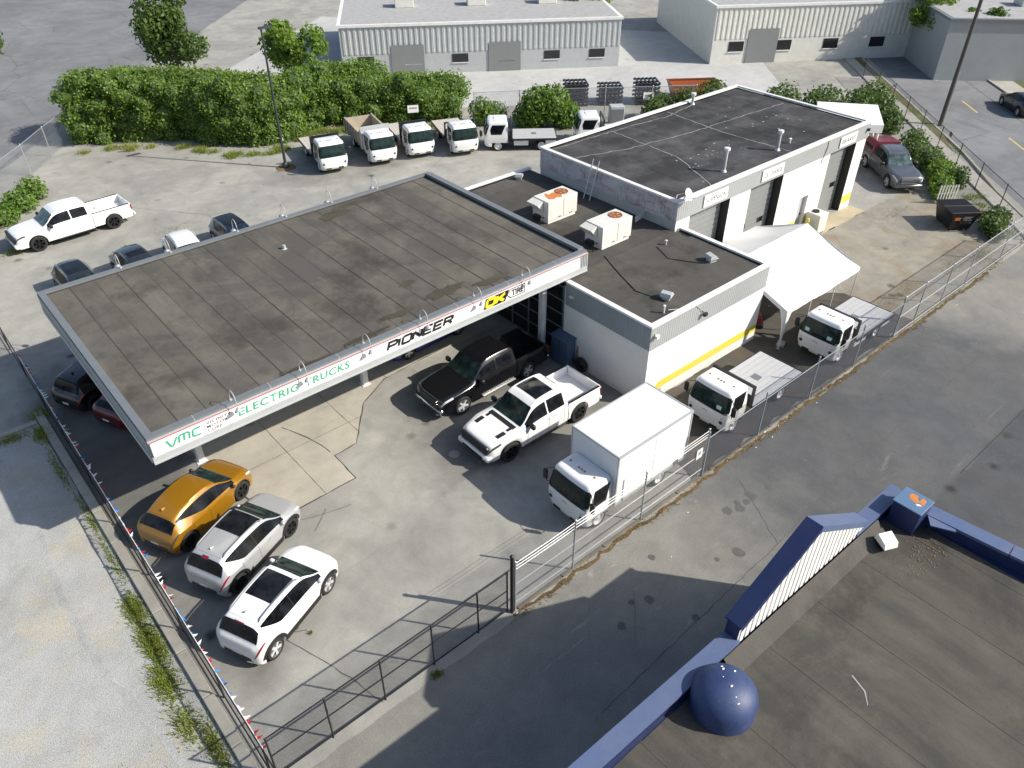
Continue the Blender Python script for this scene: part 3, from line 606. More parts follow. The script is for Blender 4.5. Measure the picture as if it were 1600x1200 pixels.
# ------------------------------------------------------------------ middle building
MX0, MX1, MY0, MY1 = 20.95, 28.42, 15.8, 31.3
mid = thing('service_building', 'low white painted brick building with grey ribbed fascia and yellow band', 'building', (0, 0, 0))
for q in ((MX0, MX0 + 0.25, MY0 + 0.252, 20.68), (MX0, MX1 + 0.45, MY0, MY0 + 0.25), (MX1 + 0.2, MX1 + 0.45, MY0 + 0.252, 20.8), (MX0, 28.4, MY1 - 0.25, MY1)): MB().box(*q, 0, 3.7).build('wall', 'brick', mid)
MB().box(MX0 + 0.05, MX1 + 0.35, MY0 + 0.1, 20.75, 3.70, 3.84).build('roof_base', 'black', mid)
MB().box(MX0 + 0.05, 28.40, 20.755, MY1 - 0.05, 3.70, 3.84).build('roof_base', 'black', mid)
k = 0
y = MY0 + 0.2
while y < MY1 - 0.3:
    y1 = min(y + 1.0, MY1 - 0.2); xr = 28.68 if y1 < 20.6 else 28.36
    z = 3.852 + (0.006 if k % 2 else 0)
    MB().box(MX0 + 0.2 if y1 < 20.6 else MX0 + 0.06, xr, y - 0.03, y1, z - 0.004, z).build('roofing_sheet', 'roof_mid', mid); y = y1; k += 1
for q in ((MX0 - 0.06, MX1 + 0.51, MY0 - 0.06, MY0 + 0.18, 3.90, 3.99), (MX0 - 0.06, MX0 + 0.18, MY0 + 0.182, 20.60, 3.90, 3.987), (MX1 + 0.27, MX1 + 0.51, MY0 + 0.182, 20.78, 3.90, 3.987), (22.26, 28.4, MY1 - 0.16, MY1 + 0.06, 3.90, 3.99)): MB().box(*q).build('parapet_cap', 'trim_white', mid)
f = MB(); f.box(MX0 + 0.184, MX1 + 0.266, MY0 + 0.184, MY0 + 0.20, 3.84, 3.905); f.box(MX1 + 0.25, MX1 + 0.268, MY0 + 0.2, 20.78, 3.84, 3.905); f.build('upstand', 'black', mid)
f = MB(); f.box(MX0 - 0.03, MX0 - 0.002, MY0 - 0.03, 20.6, 2.84, 3.898); ribs(f, (MX0 - 0.031, 20.6), (MX0 - 0.031, MY0 - 0.031), 2.84, 3.898, (-1, 0), 0.17, 0.016); f.build('side_fascia', 'slate_metal', mid)
f = MB(); f.box(MX0 - 0.03, MX1 + 0.48, MY0 - 0.03, MY0 - 0.002, 2.82, 3.898); ribs(f, (MX0 - 0.031, MY0 - 0.031), (MX1 + 0.48, MY0 - 0.031), 2.82, 3.898, (0, -1), 0.14, 0.010); f.build('front_fascia', 'rib_grey', mid)
f = MB(); f.add([(21.75, MY0 - 0.004, 0.50), (MX1 + 0.45, MY0 - 0.004, 0.44), (MX1 + 0.45, MY0 - 0.004, 0.84), (21.9, MY0 - 0.004, 0.86), (21.62, MY0 - 0.004, 0.70)], [(0, 1, 2, 3, 4)]); f.build('yellow_band', 'yellow_band', mid)
# glazed showroom front beneath the canopy
gw = MB().box(MX0 + 0.16, MX0 + 0.20, 20.72, 31.2, 0.0, 3.69).build('glazed_front', 'black', mid); ygl = np.linspace(20.78, 31.1, 10); zgl = (0.05, 0.75, 1.45, 2.15, 2.85, 3.55)
for yy in ygl: MB().box(MX0 + 0.04, MX0 + 0.10, yy - 0.03, yy + 0.03, 0.0, 3.69).build('glazing_bar', 'grey_metal', gw)
for zz in zgl: MB().box(MX0 + 0.05, MX0 + 0.098, 20.75, 31.13, zz - 0.025, zz + 0.025).build('glazing_bar', 'grey_metal', gw)
for ya, yb in zip(ygl[:-1], ygl[1:]):
    for za, zb_ in zip(zgl[:-1], zgl[1:]): MB().box(MX0 + 0.102, MX0 + 0.112, ya + 0.01, yb - 0.01, za + 0.01, zb_ - 0.01).build('glass_pane', 'glass_dark', gw)
f = MB().box(MX0 - 0.14, MX0 - 0.03, 20.1, 20.3, 3.35, 3.42); f.build('flood_light', 'trim_white', mid)
for (x, y, z, nm) in ((24.2, MY0 - 0.16, 3.32, 'd'), (21.15, MY0 - 0.14, 3.5, 'l')):
    f = MB(); f.box(x - 0.10, x + 0.10, y - 0.09, y + 0.03, z - 0.07, z + 0.07); f.tube([(x, y + 0.02, z), (x, MY0 - 0.03, z + 0.12)], 0.02, 6); f.build('flood_light', 'black' if nm == 'd' else 'trim_white', mid)
f = MB(); f.tube([(22.4, 16.2, 3.99), (22.9, 16.0, 3.93), (23.5, 15.76, 4.005), (23.9, 15.72, 3.7), (24.2, 15.70, 3.42)], 0.012, 5); f.build('conduit', 'pale_metal', mid)
f = MB(); f.tube([(24.0, 21.3, 3.875), (23.2, 19.5, 3.875), (22.7, 18.2, 3.875), (23.0, 16.9, 3.875)], 0.018, 5); f.tube([(26.5, 20.3, 3.875), (26.0, 19.2, 3.875), (26.8, 17.9, 3.875)], 0.018, 5); f.build('roof_cable', 'black', mid)
# roof-top things
def goose_vent(x, y, rz, lab, s=1.0):
    t = thing('roof_vent', lab, 'vent', (x, y, 3.855), rz)
    MB().box(-0.16 * s, 0.16 * s, -0.16 * s, 0.16 * s, 0, 0.16 * s).build('curb', 'pale_metal', t)
    MB().add([(-0.24 * s, -0.24 * s, 0.17), (0.24 * s, -0.24 * s, 0.17), (0.24 * s, 0.24 * s, 0.17), (-0.24 * s, 0.24 * s, 0.17), (-0.20 * s, -0.22 * s, 0.34 * s), (0.05 * s, -0.22 * s, 0.36 * s), (0.05 * s, 0.22 * s, 0.36 * s), (-0.20 * s, 0.22 * s, 0.34 * s)],
             [(3, 2, 1, 0), (4, 5, 6, 7), (0, 1, 5, 4), (1, 2, 6, 5), (2, 3, 7, 6), (3, 0, 4, 7)]).build('hood', 'pale_metal', t)
goose_vent(23.2, 16.95, R(20), 'square metal roof vent nearest the front corner of the low roof')
goose_vent(27.3, 17.8, R(-15), 'square metal roof vent near the tent side of the low roof')
goose_vent(27.0, 30.6, R(40), 'small metal roof vent at the far end of the low roof', 0.9)
f = MB().lathe([(0.04, 0.0), (0.04, 0.30), (0.06, 0.32), (0.06, 0.36), (0.001, 0.38)], n=10, c=(22.25, 16.3, 3.855)); tag(f.build('vent_pipe', 'trim_white', None, 40), 'small white vent pipe by the front corner of the low roof', 'pipe')
f = MB().lathe([(0.05, 0.0), (0.05, 0.2), (0.09, 0.22), (0.001, 0.27)], n=10, c=(27.0, 20.2, 3.855)); tag(f.build('vent_pipe', 'pale_metal', None, 40), 'short grey vent stub on the low roof behind the rooftop units', 'pipe')
def hvac(y0, lab, rusty):
    x0, x1, y1, zb = 24.25, 26.25, y0 + 1.10, 3.86
    t = thing('rooftop_unit', lab, 'air conditioner', (x0, y0, zb)); L = x1 - x0; W = 1.10
    MB().box(0.08, L - 0.08, 0.05, W - 0.05, 0, 0.14).build('curb', 'trim_white', t)
    c = MB().bbox(0, L, 0, W, 0.14, 1.14, 0.02).build('casing', 'hvac', t, 40)
    f = MB(); f.box(0.005, 0.012, -0.003, W, 0.15, 1.13); f.box(L * 0.52, L * 0.53, -0.006, -0.001, 0.16, 1.12); f.build('panel_seam', 'grey_metal', c)
    for xx in (0.7, 1.45): MB().box(xx, xx + 0.2, -0.006, -0.001, 0.20, 0.24).build('lifting_slot', 'black', c)
    h = MB(); h.add([(-0.02, 0.02, 1.10), (-0.02, W * 0.7, 1.10), (-0.42, W * 0.7, 1.0), (-0.42, 0.02, 1.0), (-0.02, 0.02, 0.55), (-0.02, W * 0.7, 0.55)], [(0, 1, 2, 3), (0, 3, 4), (1, 5, 2), (3, 2, 5, 4)])
    h.xf(Matrix.Translation((0, W * 0.28, 0))); h.build('intake_hood', 'hvac', t)
    g = MB().lathe([(0.34, 1.141), (0.34, 1.165), (0.30, 1.165), (0.29, 1.143)], n=24, c=(L - 0.55, W * 0.55, 0)).build('fan_ring', 'rust_dark', t, 40)
    f = MB().lathe([(0.001, 1.146), (0.29, 1.146)], n=24, c=(L - 0.55, W * 0.55, 0))
    for k in range(5):
        a = k * 2 * math.pi / 5; f.add([(L - 0.55 + 0.06 * math.cos(a), W * 0.55 + 0.06 * math.sin(a), 1.152), (L - 0.55 + 0.28 * math.cos(a - 0.25), W * 0.55 + 0.28 * math.sin(a - 0.25), 1.150), (L - 0.55 + 0.28 * math.cos(a + 0.35), W * 0.55 + 0.28 * math.sin(a + 0.35), 1.160)], [(0, 1, 2)], 1)
    f.build('fan', ['rust_dark', 'rust'], g)
    if rusty:
        pts = [(0.32, 0.30), (0.55, 0.16), (0.75, 0.24), (0.98, 0.10), (1.18, 0.28), (1.22, 0.62), (1.0, 0.80), (0.72, 0.72), (0.62, 0.95), (0.42, 0.66)]
        MB().add([(a, b, 1.1435) for a, b in pts], [tuple(range(len(pts)))]).build('rust_stain', 'rust', c)
    f = MB(); f.tube([(-0.05, 0.25, 0.32), (-0.32, 0.18, 0.30), (-0.36, 0.18, 0.02)], 0.035, 6); f.box(-0.22, -0.02, 0.45, 0.85, 0.14, 0.34); f.build('condensate_pipe', 'black', t)
hvac(25.35, 'cream rooftop air unit with orange rust stains on its top', True)
hvac(21.72, 'cream rooftop air unit with clean top nearest the canopy corner', False)
# electric box, plank and tyre against the shaded wall
t = thing('utility_cabinet', 'tall blue metal cabinet against the shaded white wall', 'cabinet', (20.66, 20.35, 0))
MB().bbox(-0.26, 0.26, -0.52, 0.52, 0.0, 1.32, 0.02).build('casing', 'blue_box', t, 40)
MB().add([(-0.30, -0.56, 1.325), (0.28, -0.56, 1.40), (0.28, 0.56, 1.40), (-0.30, 0.56, 1.325), (-0.30, -0.56, 1.36), (0.28, -0.56, 1.45), (0.28, 0.56, 1.45), (-0.30, 0.56, 1.36)], [(3, 2, 1, 0), (4, 5, 6, 7), (0, 1, 5, 4), (1, 2, 6, 5), (2, 3, 7, 6), (3, 0, 4, 7)]).build('lid', 'blue_box', t)
MB().box(-0.268, -0.262, -0.01, 0.01, 0.08, 1.28).build('door_gap', 'black', t)
f = MB().box(-0.02, 0.02, -0.06, 0.06, 0, 1.1); tag(f.build('plank', 'wood', None, None, (20.86, 19.72, 0), None, (0, R(6), 0)), 'narrow wooden board leaning beside the blue cabinet', 'board')
f = MB().lathe([(0.2, -0.1), (0.32, -0.11), (0.35, -0.06), (0.35, 0.06), (0.32, 0.11), (0.2, 0.1), (0.19, 0.0), (0.2, -0.1)], 'x', 20); tag(f.build('loose_tyre', 'rubber', None, 50, (20.78, 19.3, 0.35), None, (0, R(-8), 0)), 'loose black tyre leaning against the shaded white wall', 'tyre')
# ------------------------------------------------------------------ workshop
WX0, WX1, WY0, WY1 = 28.45, 46.1, 20.85, 30.42
shop = thing('workshop_building', 'taller white workshop with roller doors, signs and black tar roof', 'building', (0, 0, 0))
opens = [(29.5, 32.75, 4.36), (34.5, 37.5, 4.36), (39.85, 40.72, 2.26), (42.15, 45.0, 4.36)]
xs = WX0
def wbox(*q): MB().box(*q).build('wall', 'white', shop)
for a, b, h in opens:
    wbox(xs, a, WY0, WY0 + 0.6, 0, 4.42)
    if h < 4: wbox(a, b, WY0, WY0 + 0.6, h, 4.42)
    xs = b
wbox(xs, WX1, WY0, WY0 + 0.6, 0, 4.42); wbox(WX0, WX0 + 0.25, WY0 + 0.602, WY1 - 0.252, 0, 5.2); wbox(WX1 - 0.25, WX1, WY0 + 0.602, WY1 - 0.252, 0, 5.2); wbox(WX0, WX1, WY1 - 0.25, WY1, 0, 5.2)
f = MB(); f.box(WX0 + 0.03, WX1 - 0.03, WY0 + 0.03, WY1 - 0.03, 5.05, 5.2); f.build('roof_base', 'roof_tar', shop)
k = 0; x = WX0 + 0.2
while x < WX1 - 0.25:
    x1 = min(x + 2.2, WX1 - 0.2); z = 5.21 + (0.006 if k % 2 else 0)
    MB().box(x - 0.04, x1, WY0 + 0.2, WY1 - 0.2, z - 0.005, z).build('roofing_sheet', 'roof_tar', shop); x = x1; k += 1
f = MB(); f.box(WX0 - 0.07, WX1 + 0.07, WY0 - 0.09, WY0 + 0.20, 5.28, 5.37); f.box(WX0 - 0.07, WX1 + 0.07, WY1 - 0.20, WY1 + 0.07, 5.28, 5.37)
f.box(WX0 - 0.07, WX0 + 0.16, WY0 + 0.202, WY1 - 0.202, 5.28, 5.367); f.box(WX1 - 0.16, WX1 + 0.07, WY0 + 0.202, WY1 - 0.202, 5.28, 5.367); f.build('parapet_cap', 'trim_white', shop)
f = MB(); f.box(WX0 - 0.01, WX1 + 0.02, WY0 - 0.045, WY0 - 0.002, 4.36, 5.278); ribs(f, (WX0 - 0.01, WY0 - 0.046), (WX1 + 0.02, WY0 - 0.046), 4.36, 5.278, (0, -1), 0.16, 0.010); f.build('front_fascia', 'rib_grey', shop)
f = MB(); f.box(WX0 - 0.04, WX0 - 0.002, WY0 - 0.04, WY1 + 0.02, 4.32, 5.278); ribs(f, (WX0 - 0.041, WY1 + 0.02), (WX0 - 0.041, WY0 - 0.04), 4.32, 5.278, (-1, 0), 0.2, 0.018); f.build('side_fascia', 'worn_red', shop)
f = MB(); f.box(WX0 - 0.03, WX0 - 0.004, 20.9, WY1, 3.86, 4.315); f.box(WX0 - 0.07, WX0 - 0.002, WY0 - 0.05, WY1 + 0.03, 4.27, 4.318); f.build('flashing', 'pale_metal', shop)
f = MB(); f.box(-0.9, 0.0, -0.03, 0.03, -0.14, 0.14); f.build('flashing_flap', 'pale_metal', shop, None, (WX0 - 0.06, 22.75, 4.14), None, (0, 0, R(12)))
for a, b, h in opens:
    if h > 4:
        d = thing('d', '', ''); bpy.data.objects.remove(d)
        dr = MB().box(a, b, WY0 + 0.52, WY0 + 0.55, 0, h).build('roller_door', 'door_grey', shop)
        MB().box(b - 0.02, b - 0.002, WY0 + 0.012, WY0 + 0.53, 0, h).build('jamb_shade', 'black', shop)  # black strip paints the reveal's shade onto the right jamb
        n = 14; hh = h / n
        for k in range(n):
            MB().add([(a + 0.05, WY0 + 0.515, k * hh + 0.012), (b - 0.05, WY0 + 0.515, k * hh + 0.012), (b - 0.05, WY0 + 0.488, k * hh + 0.05), (a + 0.05, WY0 + 0.488, k * hh + 0.05), (b - 0.05, WY0 + 0.493, (k + 1) * hh - 0.012), (a + 0.05, WY0 + 0.493, (k + 1) * hh - 0.012), (b - 0.05, WY0 + 0.515, (k + 1) * hh), (a + 0.05, WY0 + 0.515, (k + 1) * hh)],
                     [(0, 1, 2, 3), (3, 2, 4, 5), (5, 4, 6, 7)]).build('door_slat', 'door_grey', dr)
        for wx in (a + 0.35, b - 1.0): MB().box(wx, wx + 0.55, WY0 + 0.478, WY0 + 0.486, 1.62, 1.92).build('door_window', 'glass_dark', dr)
    else:
        dr = MB().box(a + 0.03, b - 0.03, WY0 + 0.22, WY0 + 0.26, 0, h - 0.02).build('side_door', 'pale_metal', shop)
        MB().box(b - 0.16, b - 0.10, WY0 + 0.17, WY0 + 0.22, 1.0, 1.1).build('handle', 'black', dr)
f = MB()
for a, b in ((45.02, 46.1), (40.75, 42.13), (37.9, 39.8)): f.box(a, b, WY0 - 0.004, WY0 - 0.001, 0.42, 0.92)
f.build('yellow_band', 'yellow_band', shop)
for (x0, x1, txt) in ((30.35, 32.25, 'SUSPENSION'), (35.2, 37.15, 'OIL CHANGE'), (42.8, 44.6, 'BRAKES')):
    s_ = MB().bbox(x0, x1, WY0 - 0.115, WY0 - 0.08, 4.52, 5.13, 0.008).build('sign_board', 'sign_white', shop)
    b_ = MB()
    for q in ((x0 + 0.06, x1 - 0.06, 4.58, 4.595), (x0 + 0.06, x1 - 0.06, 5.055, 5.07)): b_.box(q[0], q[1], WY0 - 0.117, WY0 - 0.116, q[2], q[3])
    text_on(txt, x0 + 0.18, x1 - 0.18, 4.70, 4.95, WY0 - 0.1165, 'dark_ink', s_, bold=0.015)
f = MB(); f.tube([(41.45, WY0 - 0.06, 5.38), (41.45, WY0 - 0.09, 4.9), (41.3, WY0 - 0.09, 4.5), (41.25, WY0 - 0.02, 4.0)], 0.018, 5); f.build('cable_drop', 'black', shop)
f = MB(); f.box(45.75, 45.9, WY0 - 0.2, WY0 - 0.08, 4.85, 5.0); f.build('flood_light', 'black', shop)
# sealant lines and debris on the tar roof
f = MB()
for i, sg in enumerate([[(29.0, 28.3), (32, 27.4), (36.5, 26.8), (45.5, 26.4)], [(31.5, 21.3), (33.2, 24.8), (33.5, 30.0)], [(38.5, 21.3), (38.2, 25.5), (38.6, 30.1)], [(28.9, 30.0), (33, 29.9), (38, 29.5), (41, 30.0)], [(28.9, 21.4), (29.3, 21.6), (30.3, 21.4)]]): ribbon(sg, 0.05, 5.222, f, 90 + i, 0.05)
f.build('sealant_line', 'pale_seal', shop)
f = MB()
for i in range(46):
    x, y = (rnd.gauss(34.5, 1.6), rnd.gauss(24.0, 1.0)) if i < 26 else (rnd.gauss(42, 1.6), rnd.gauss(25.5, 1.2))
    s = rnd.uniform(0.03, 0.09); f.add([(x - s, y, 5.219), (x, y - s * 0.7, 5.219), (x + s, y, 5.219), (x, y + s, 5.219)], [(0, 1, 2, 3)])
d_ = f.build('roof_debris', 'pale_seal', shop); tag(d_, kind='stuff')
for (x, y, h, lab) in ((33.4, 21.95, 1.15, 'tall white flue pipe at the front edge of the tar roof'), (38.1, 21.9, 1.0, 'white flue pipe midway along the front of the tar roof'), (40.95, 30.0, 0.6, 'short metal flue at the rear edge of the tar roof')):
    t = thing('flue_pipe', lab, 'flue', (x, y, 5.215))
    MB().lathe([(0.16, 0.0), (0.11, 0.10), (0.085, 0.12), (0.085, h * 0.9)], n=14, cap=True).build('pipe', 'pale_metal', t, 40)
    MB().lathe([(0.001, h + 0.14), (0.16, h + 0.10), (0.16, h - 0.02), (0.12, h - 0.04), (0.085, h - 0.14)], n=14).build('cowl', 'trim_white', t, 40)
f = MB().lathe([(0.05, 0), (0.05, 0.22), (0.10, 0.24), (0.001, 0.3)], n=10, c=(39.6, 22.1, 5.215)); tag(f.build('vent_pipe', 'trim_white', None, 40), 'stubby white vent beside the second flue on the tar roof', 'pipe')
# ladder between the roofs
t = thing('ladder', 'aluminium ladder leaning from low roof up to the tar roof', 'ladder', (27.85, 26.25, 3.855), R(4))
L_ = [Vector((0, 0, 0)), Vector((0.62, 0, 1.95))]
for yy in (-0.2, 0.2): MB().tube([(0, yy, 0), (0.62, yy, 1.95)], 0.028, 6).build('rail', 'galv', t)
for k in range(1, 7): q = k / 7.0; MB().tube([(0.62 * q, -0.2, 1.95 * q), (0.62 * q, 0.2, 1.95 * q)], 0.02, 6).build('rung', 'galv', t)
# satellite dish on the workshop corner
t = thing('satellite_dish', 'pale satellite dish on the workshop front corner', 'satellite dish', (28.75, 20.72, 5.37))
f = MB().lathe([(0.001, 0.0), (0.12, 0.012), (0.22, 0.045), (0.30, 0.09), (0.31, 0.085), (0.22, 0.035), (0.12, 0.0), (0.001, -0.012)], n=20)
f.xf(Matrix.Translation((0, -0.1, 0.32)) @ Matrix.Rotation(R(60), 4, 'X') @ Matrix.Rotation(R(10), 4, 'Y')); f.build('reflector', 'trim_white', t, 50)
MB().tube([(0, 0.12, 0.0), (0, 0.02, 0.2), (0, -0.07, 0.3)], 0.025, 8).build('mast', 'pale_metal', t); MB().tube([(0, -0.15, 0.12), (0.05, -0.5, 0.30)], 0.015, 6).build('feed_arm', 'black', t)
# cream cabinet and bollard by the side door
t = thing('outdoor_cabinet', 'cream cabinet with dark cap outside the workshop side door', 'cabinet', (41.2, 20.25, 0))
MB().bbox(-0.45, 0.45, -0.45, 0.45, 0.08, 1.25, 0.03).build('casing', 'hvac', t, 40); MB().box(-0.4, 0.4, -0.4, 0.4, 0, 0.08).build('plinth', 'black', t)
MB().lathe([(0.22, 1.25), (0.20, 1.34), (0.001, 1.38)], n=14, c=(-0.05, 0.12, 0)).build('cap', 'black', t, 40)
for k in range(6): MB().box(-0.3 + k * 0.11, -0.26 + k * 0.11, -0.458, -0.452, 0.3, 1.1).build('louvre', 'white', t)
f = MB().lathe([(0.09, 0), (0.09, 0.95), (0.06, 1.02), (0.001, 1.04)], n=14, c=(40.45, 20.35, 0)); tag(f.build('bollard', 'yellow_band', None, 40), 'yellow steel bollard beside the workshop side door', 'bollard')
# white box store behind the workshop
t = thing('storage_shed', 'white boxy canopy shed behind the workshop by the shrubs', 'shed', (0, 0, 0))
f = MB(); q = [(53.4, 23.2), (50.2, 26.2), (54.6, 29.0), (57.2, 25.7)]
f.prism(q, 2.35, 2.9); f.build('roof', 'shed_white', t)
for i, (a, b) in enumerate(((q[0], q[1]), (q[1], q[2]), (q[2], q[3]))):
    d = Vector((b[0] - a[0], b[1] - a[1])); n = Vector((-d.y, d.x)).normalized() * -0.05 if i else Vector((0, 0))
for (x, y) in ((53.4, 23.45), (50.5, 26.2), (54.6, 28.75), (56.95, 25.75), (55.2, 24.6)): MB().box(x - 0.06, x + 0.06, y - 0.06, y + 0.06, 0, 2.35).build('post', 'shed_white', t)
MB().prism([(50.6, 26.3), (54.6, 28.85), (54.5, 28.95), (50.5, 26.4)], 0, 2.35).build('back_panel', 'shed_white', t)

# ------------------------------------------------------------------ party tent
t = thing('party_tent', 'white gabled party tent between the low building and the flatbed truck', 'tent', (0, 0, 0))
TX0, TX1, TY0, TYR, TY1, ZE, ZR = 29.0, 35.3, 14.5, 17.75, 20.62, 2.05, 3.25
f = MB(); nx, ny = 25, 13; rows = []
def tent_pt(i, j):
    u = i / (nx - 1); v = j / (ny - 1); x = TX0 + (TX1 - TX0) * u 
    sagx = 0.07 * abs(math.sin(u * 3 * math.pi)) * (1 - v * 0.3); z = ZE + (ZR - ZE) * v - 0.06 * math.sin(v * math.pi) - sagx * 0.6 + 0.03 * math.sin(9 * u + 5 * v) * (1 - v)
    return x, v, z
for side in (0, 1):
    g = []
    for j in range(ny):
        g.append([(lambda p: (p[0], (TY0 + (TYR - TY0) * p[1]) if side == 0 else (TY1 + (TYR - TY1) * p[1]), p[2]))(tent_pt(i, j)) for i in range(nx)])
    if side: g = [list(reversed(r)) for r in g]
    f.loft(g, 0, closed=False)
# valance along both eaves and down the gables
for yy in (TY0, TY1):
    f.loft([[(tent_pt(i, 0)[0], yy + (-0.01 if yy == TY0 else 0.01), tent_pt(i, 0)[2] - (0.2 + 0.015 * math.sin(i * 2.3))) for i in range(nx)], [(tent_pt(i, 0)[0], yy, tent_pt(i, 0)[2]) for i in range(nx)]], 0, closed=False)
f.build('canvas', 'tent', t, 60)
for xx in (TX0, TX1):
    g = MB(); a = [(xx, TY0, ZE), (xx, TYR, ZR), (xx, TY1, ZE)]
    for p, q in ((a[0], a[1]), (a[1], a[2])): g.add([p, q, (q[0], q[1], q[2] - 0.22), (p[0], p[1], p[2] - 0.22)], [(0, 1, 2, 3)])
    g.build('gable_valance', 'tent', t)
for xx in (TX0 + 0.03, 31.1, 33.2, TX1 - 0.03):
    for yy in (TY0 + 0.03, TY1 - 0.03):
        MB().tube([(xx, yy, 0), (xx, yy, ZE - 0.02)], 0.025, 8).build('leg', 'trim_white', t)
        MB().box(xx - 0.08, xx + 0.08, yy - 0.08, yy + 0.08, 0, 0.012).build('foot_plate', 'galv', t)
# gathered canvas curtain on the near corner leg
g = MB(); rings = []
for k in range(9):
    z = 0.12 + (ZE - 0.15) * k / 8; s = 0.05 + 0.42 * (k / 8) ** 2.2
    rings.append([(TX0 + 0.03, TY0 - 0.01, z), (TX0 + 0.03 + s * 0.5, TY0 - 0.03, z), (TX0 + 0.03 + s, TY0, z), (TX0 + 0.05, TY0 + 0.06, z), (TX0 + 0.0, TY0 + s * 0.8, z), (TX0 - 0.02, TY0 + s * 0.4, z)])
g.loft(rings, 0, cap=True); g.build('tied_curtain', 'tent', t, 50)
g = MB(); g.bbox(-0.22, 0.22, -0.18, 0.18, 0, 0.16, 0.03); tag(g.build('ballast_block', 'kerb', None, None, (29.35, 14.6, 0), R(20)), 'rough concrete block at the foot of the tent corner leg', 'block')
# red machine under the tent
t = thing('pressure_washer', 'red and black wheeled machine in the shade of the tent', 'machine', (29.9, 16.4, 0), R(40))
MB().bbox(-0.28, 0.28, -0.2, 0.2, 0.25, 0.62, 0.05).build('engine', 'red_plastic', t, 40); MB().bbox(-0.35, 0.35, -0.25, 0.25, 0.17, 0.25, 0.02).build('frame', 'black_metal', t)
for yy in (-0.28, 0.28): MB().lathe([(0.001, -0.03), (0.14, -0.04), (0.15, 0), (0.14, 0.04), (0.001, 0.03)], 'y', 16, (-0.2, yy, 0.15)).build('wheel', 'rubber', t, 40)
MB().tube([(-0.32, -0.2, 0.2), (-0.62, -0.2, 0.9), (-0.62, 0.2, 0.9), (-0.32, 0.2, 0.2)], 0.02, 6).build('handle', 'black_metal', t)
t = thing('storage_box', 'pale crate in the shade under the tent beside the wall', 'crate', (29.45, 16.9, 0), R(15))
MB().bbox(-0.3, 0.3, -0.3, 0.3, 0, 0.75, 0.03).build('body', 'hvac', t); MB().bbox(-0.32, 0.32, -0.32, 0.32, 0.752, 0.80, 0.01).build('lid', 'pale_metal', t)

# ------------------------------------------------------------------ blue trimmed building, lower right
blu = thing('blue_parapet_building', 'flat roofed building with faded blue parapet caps and raised white wedge', 'building', (0, 0, 0))
OUT = [(-6.0, 5.30), (18.31, 4.90), (19.6, -7.2), (-6.0, -7.2)]
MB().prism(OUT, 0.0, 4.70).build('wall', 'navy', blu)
x = -5.4; k = 0
while x < 18.0:      # roofing strips run front to back
    x1 = min(x + 1.0, 18.0); z = 4.715 + (0.006 if k % 2 else 0)
    top = 5.28 - (x + 6) * 0.0165 - 0.42
    xe = x1 + 0.02
    MB().box(x - 0.02, xe, -7.0, top, z - 0.005, z).build('roofing_sheet', 'roof_blue', blu); x = x1; k += 1
def cap_line(a, b, wd, z0, z1, mat, name, inward):
    d = Vector((b[0] - a[0], b[1] - a[1])).normalized(); n = Vector((inward[0], inward[1])) * wd
    return MB().prism([a, b, (b[0] + n.x, b[1] + n.y), (a[0] + n.x, a[1] + n.y)] if (d.x * n.y - d.y * n.x) > 0 else [(a[0] + n.x, a[1] + n.y), (b[0] + n.x, b[1] + n.y), b, a], z0, z1).build(name, mat, blu)
inw = Vector((-0.0165, -1)).normalized()
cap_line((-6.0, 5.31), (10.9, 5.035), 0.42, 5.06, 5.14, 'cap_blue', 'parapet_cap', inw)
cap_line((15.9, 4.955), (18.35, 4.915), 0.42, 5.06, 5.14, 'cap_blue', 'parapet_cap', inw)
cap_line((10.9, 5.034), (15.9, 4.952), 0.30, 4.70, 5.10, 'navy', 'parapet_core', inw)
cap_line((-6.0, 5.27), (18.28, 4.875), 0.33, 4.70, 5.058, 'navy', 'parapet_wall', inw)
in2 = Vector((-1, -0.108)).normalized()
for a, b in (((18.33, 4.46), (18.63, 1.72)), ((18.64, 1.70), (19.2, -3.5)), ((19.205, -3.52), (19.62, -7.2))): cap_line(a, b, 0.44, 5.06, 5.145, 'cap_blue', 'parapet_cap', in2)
cap_line((18.29, 4.52), (19.57, -7.2), 0.36, 4.70, 5.058, 'navy', 'parapet_wall', in2)
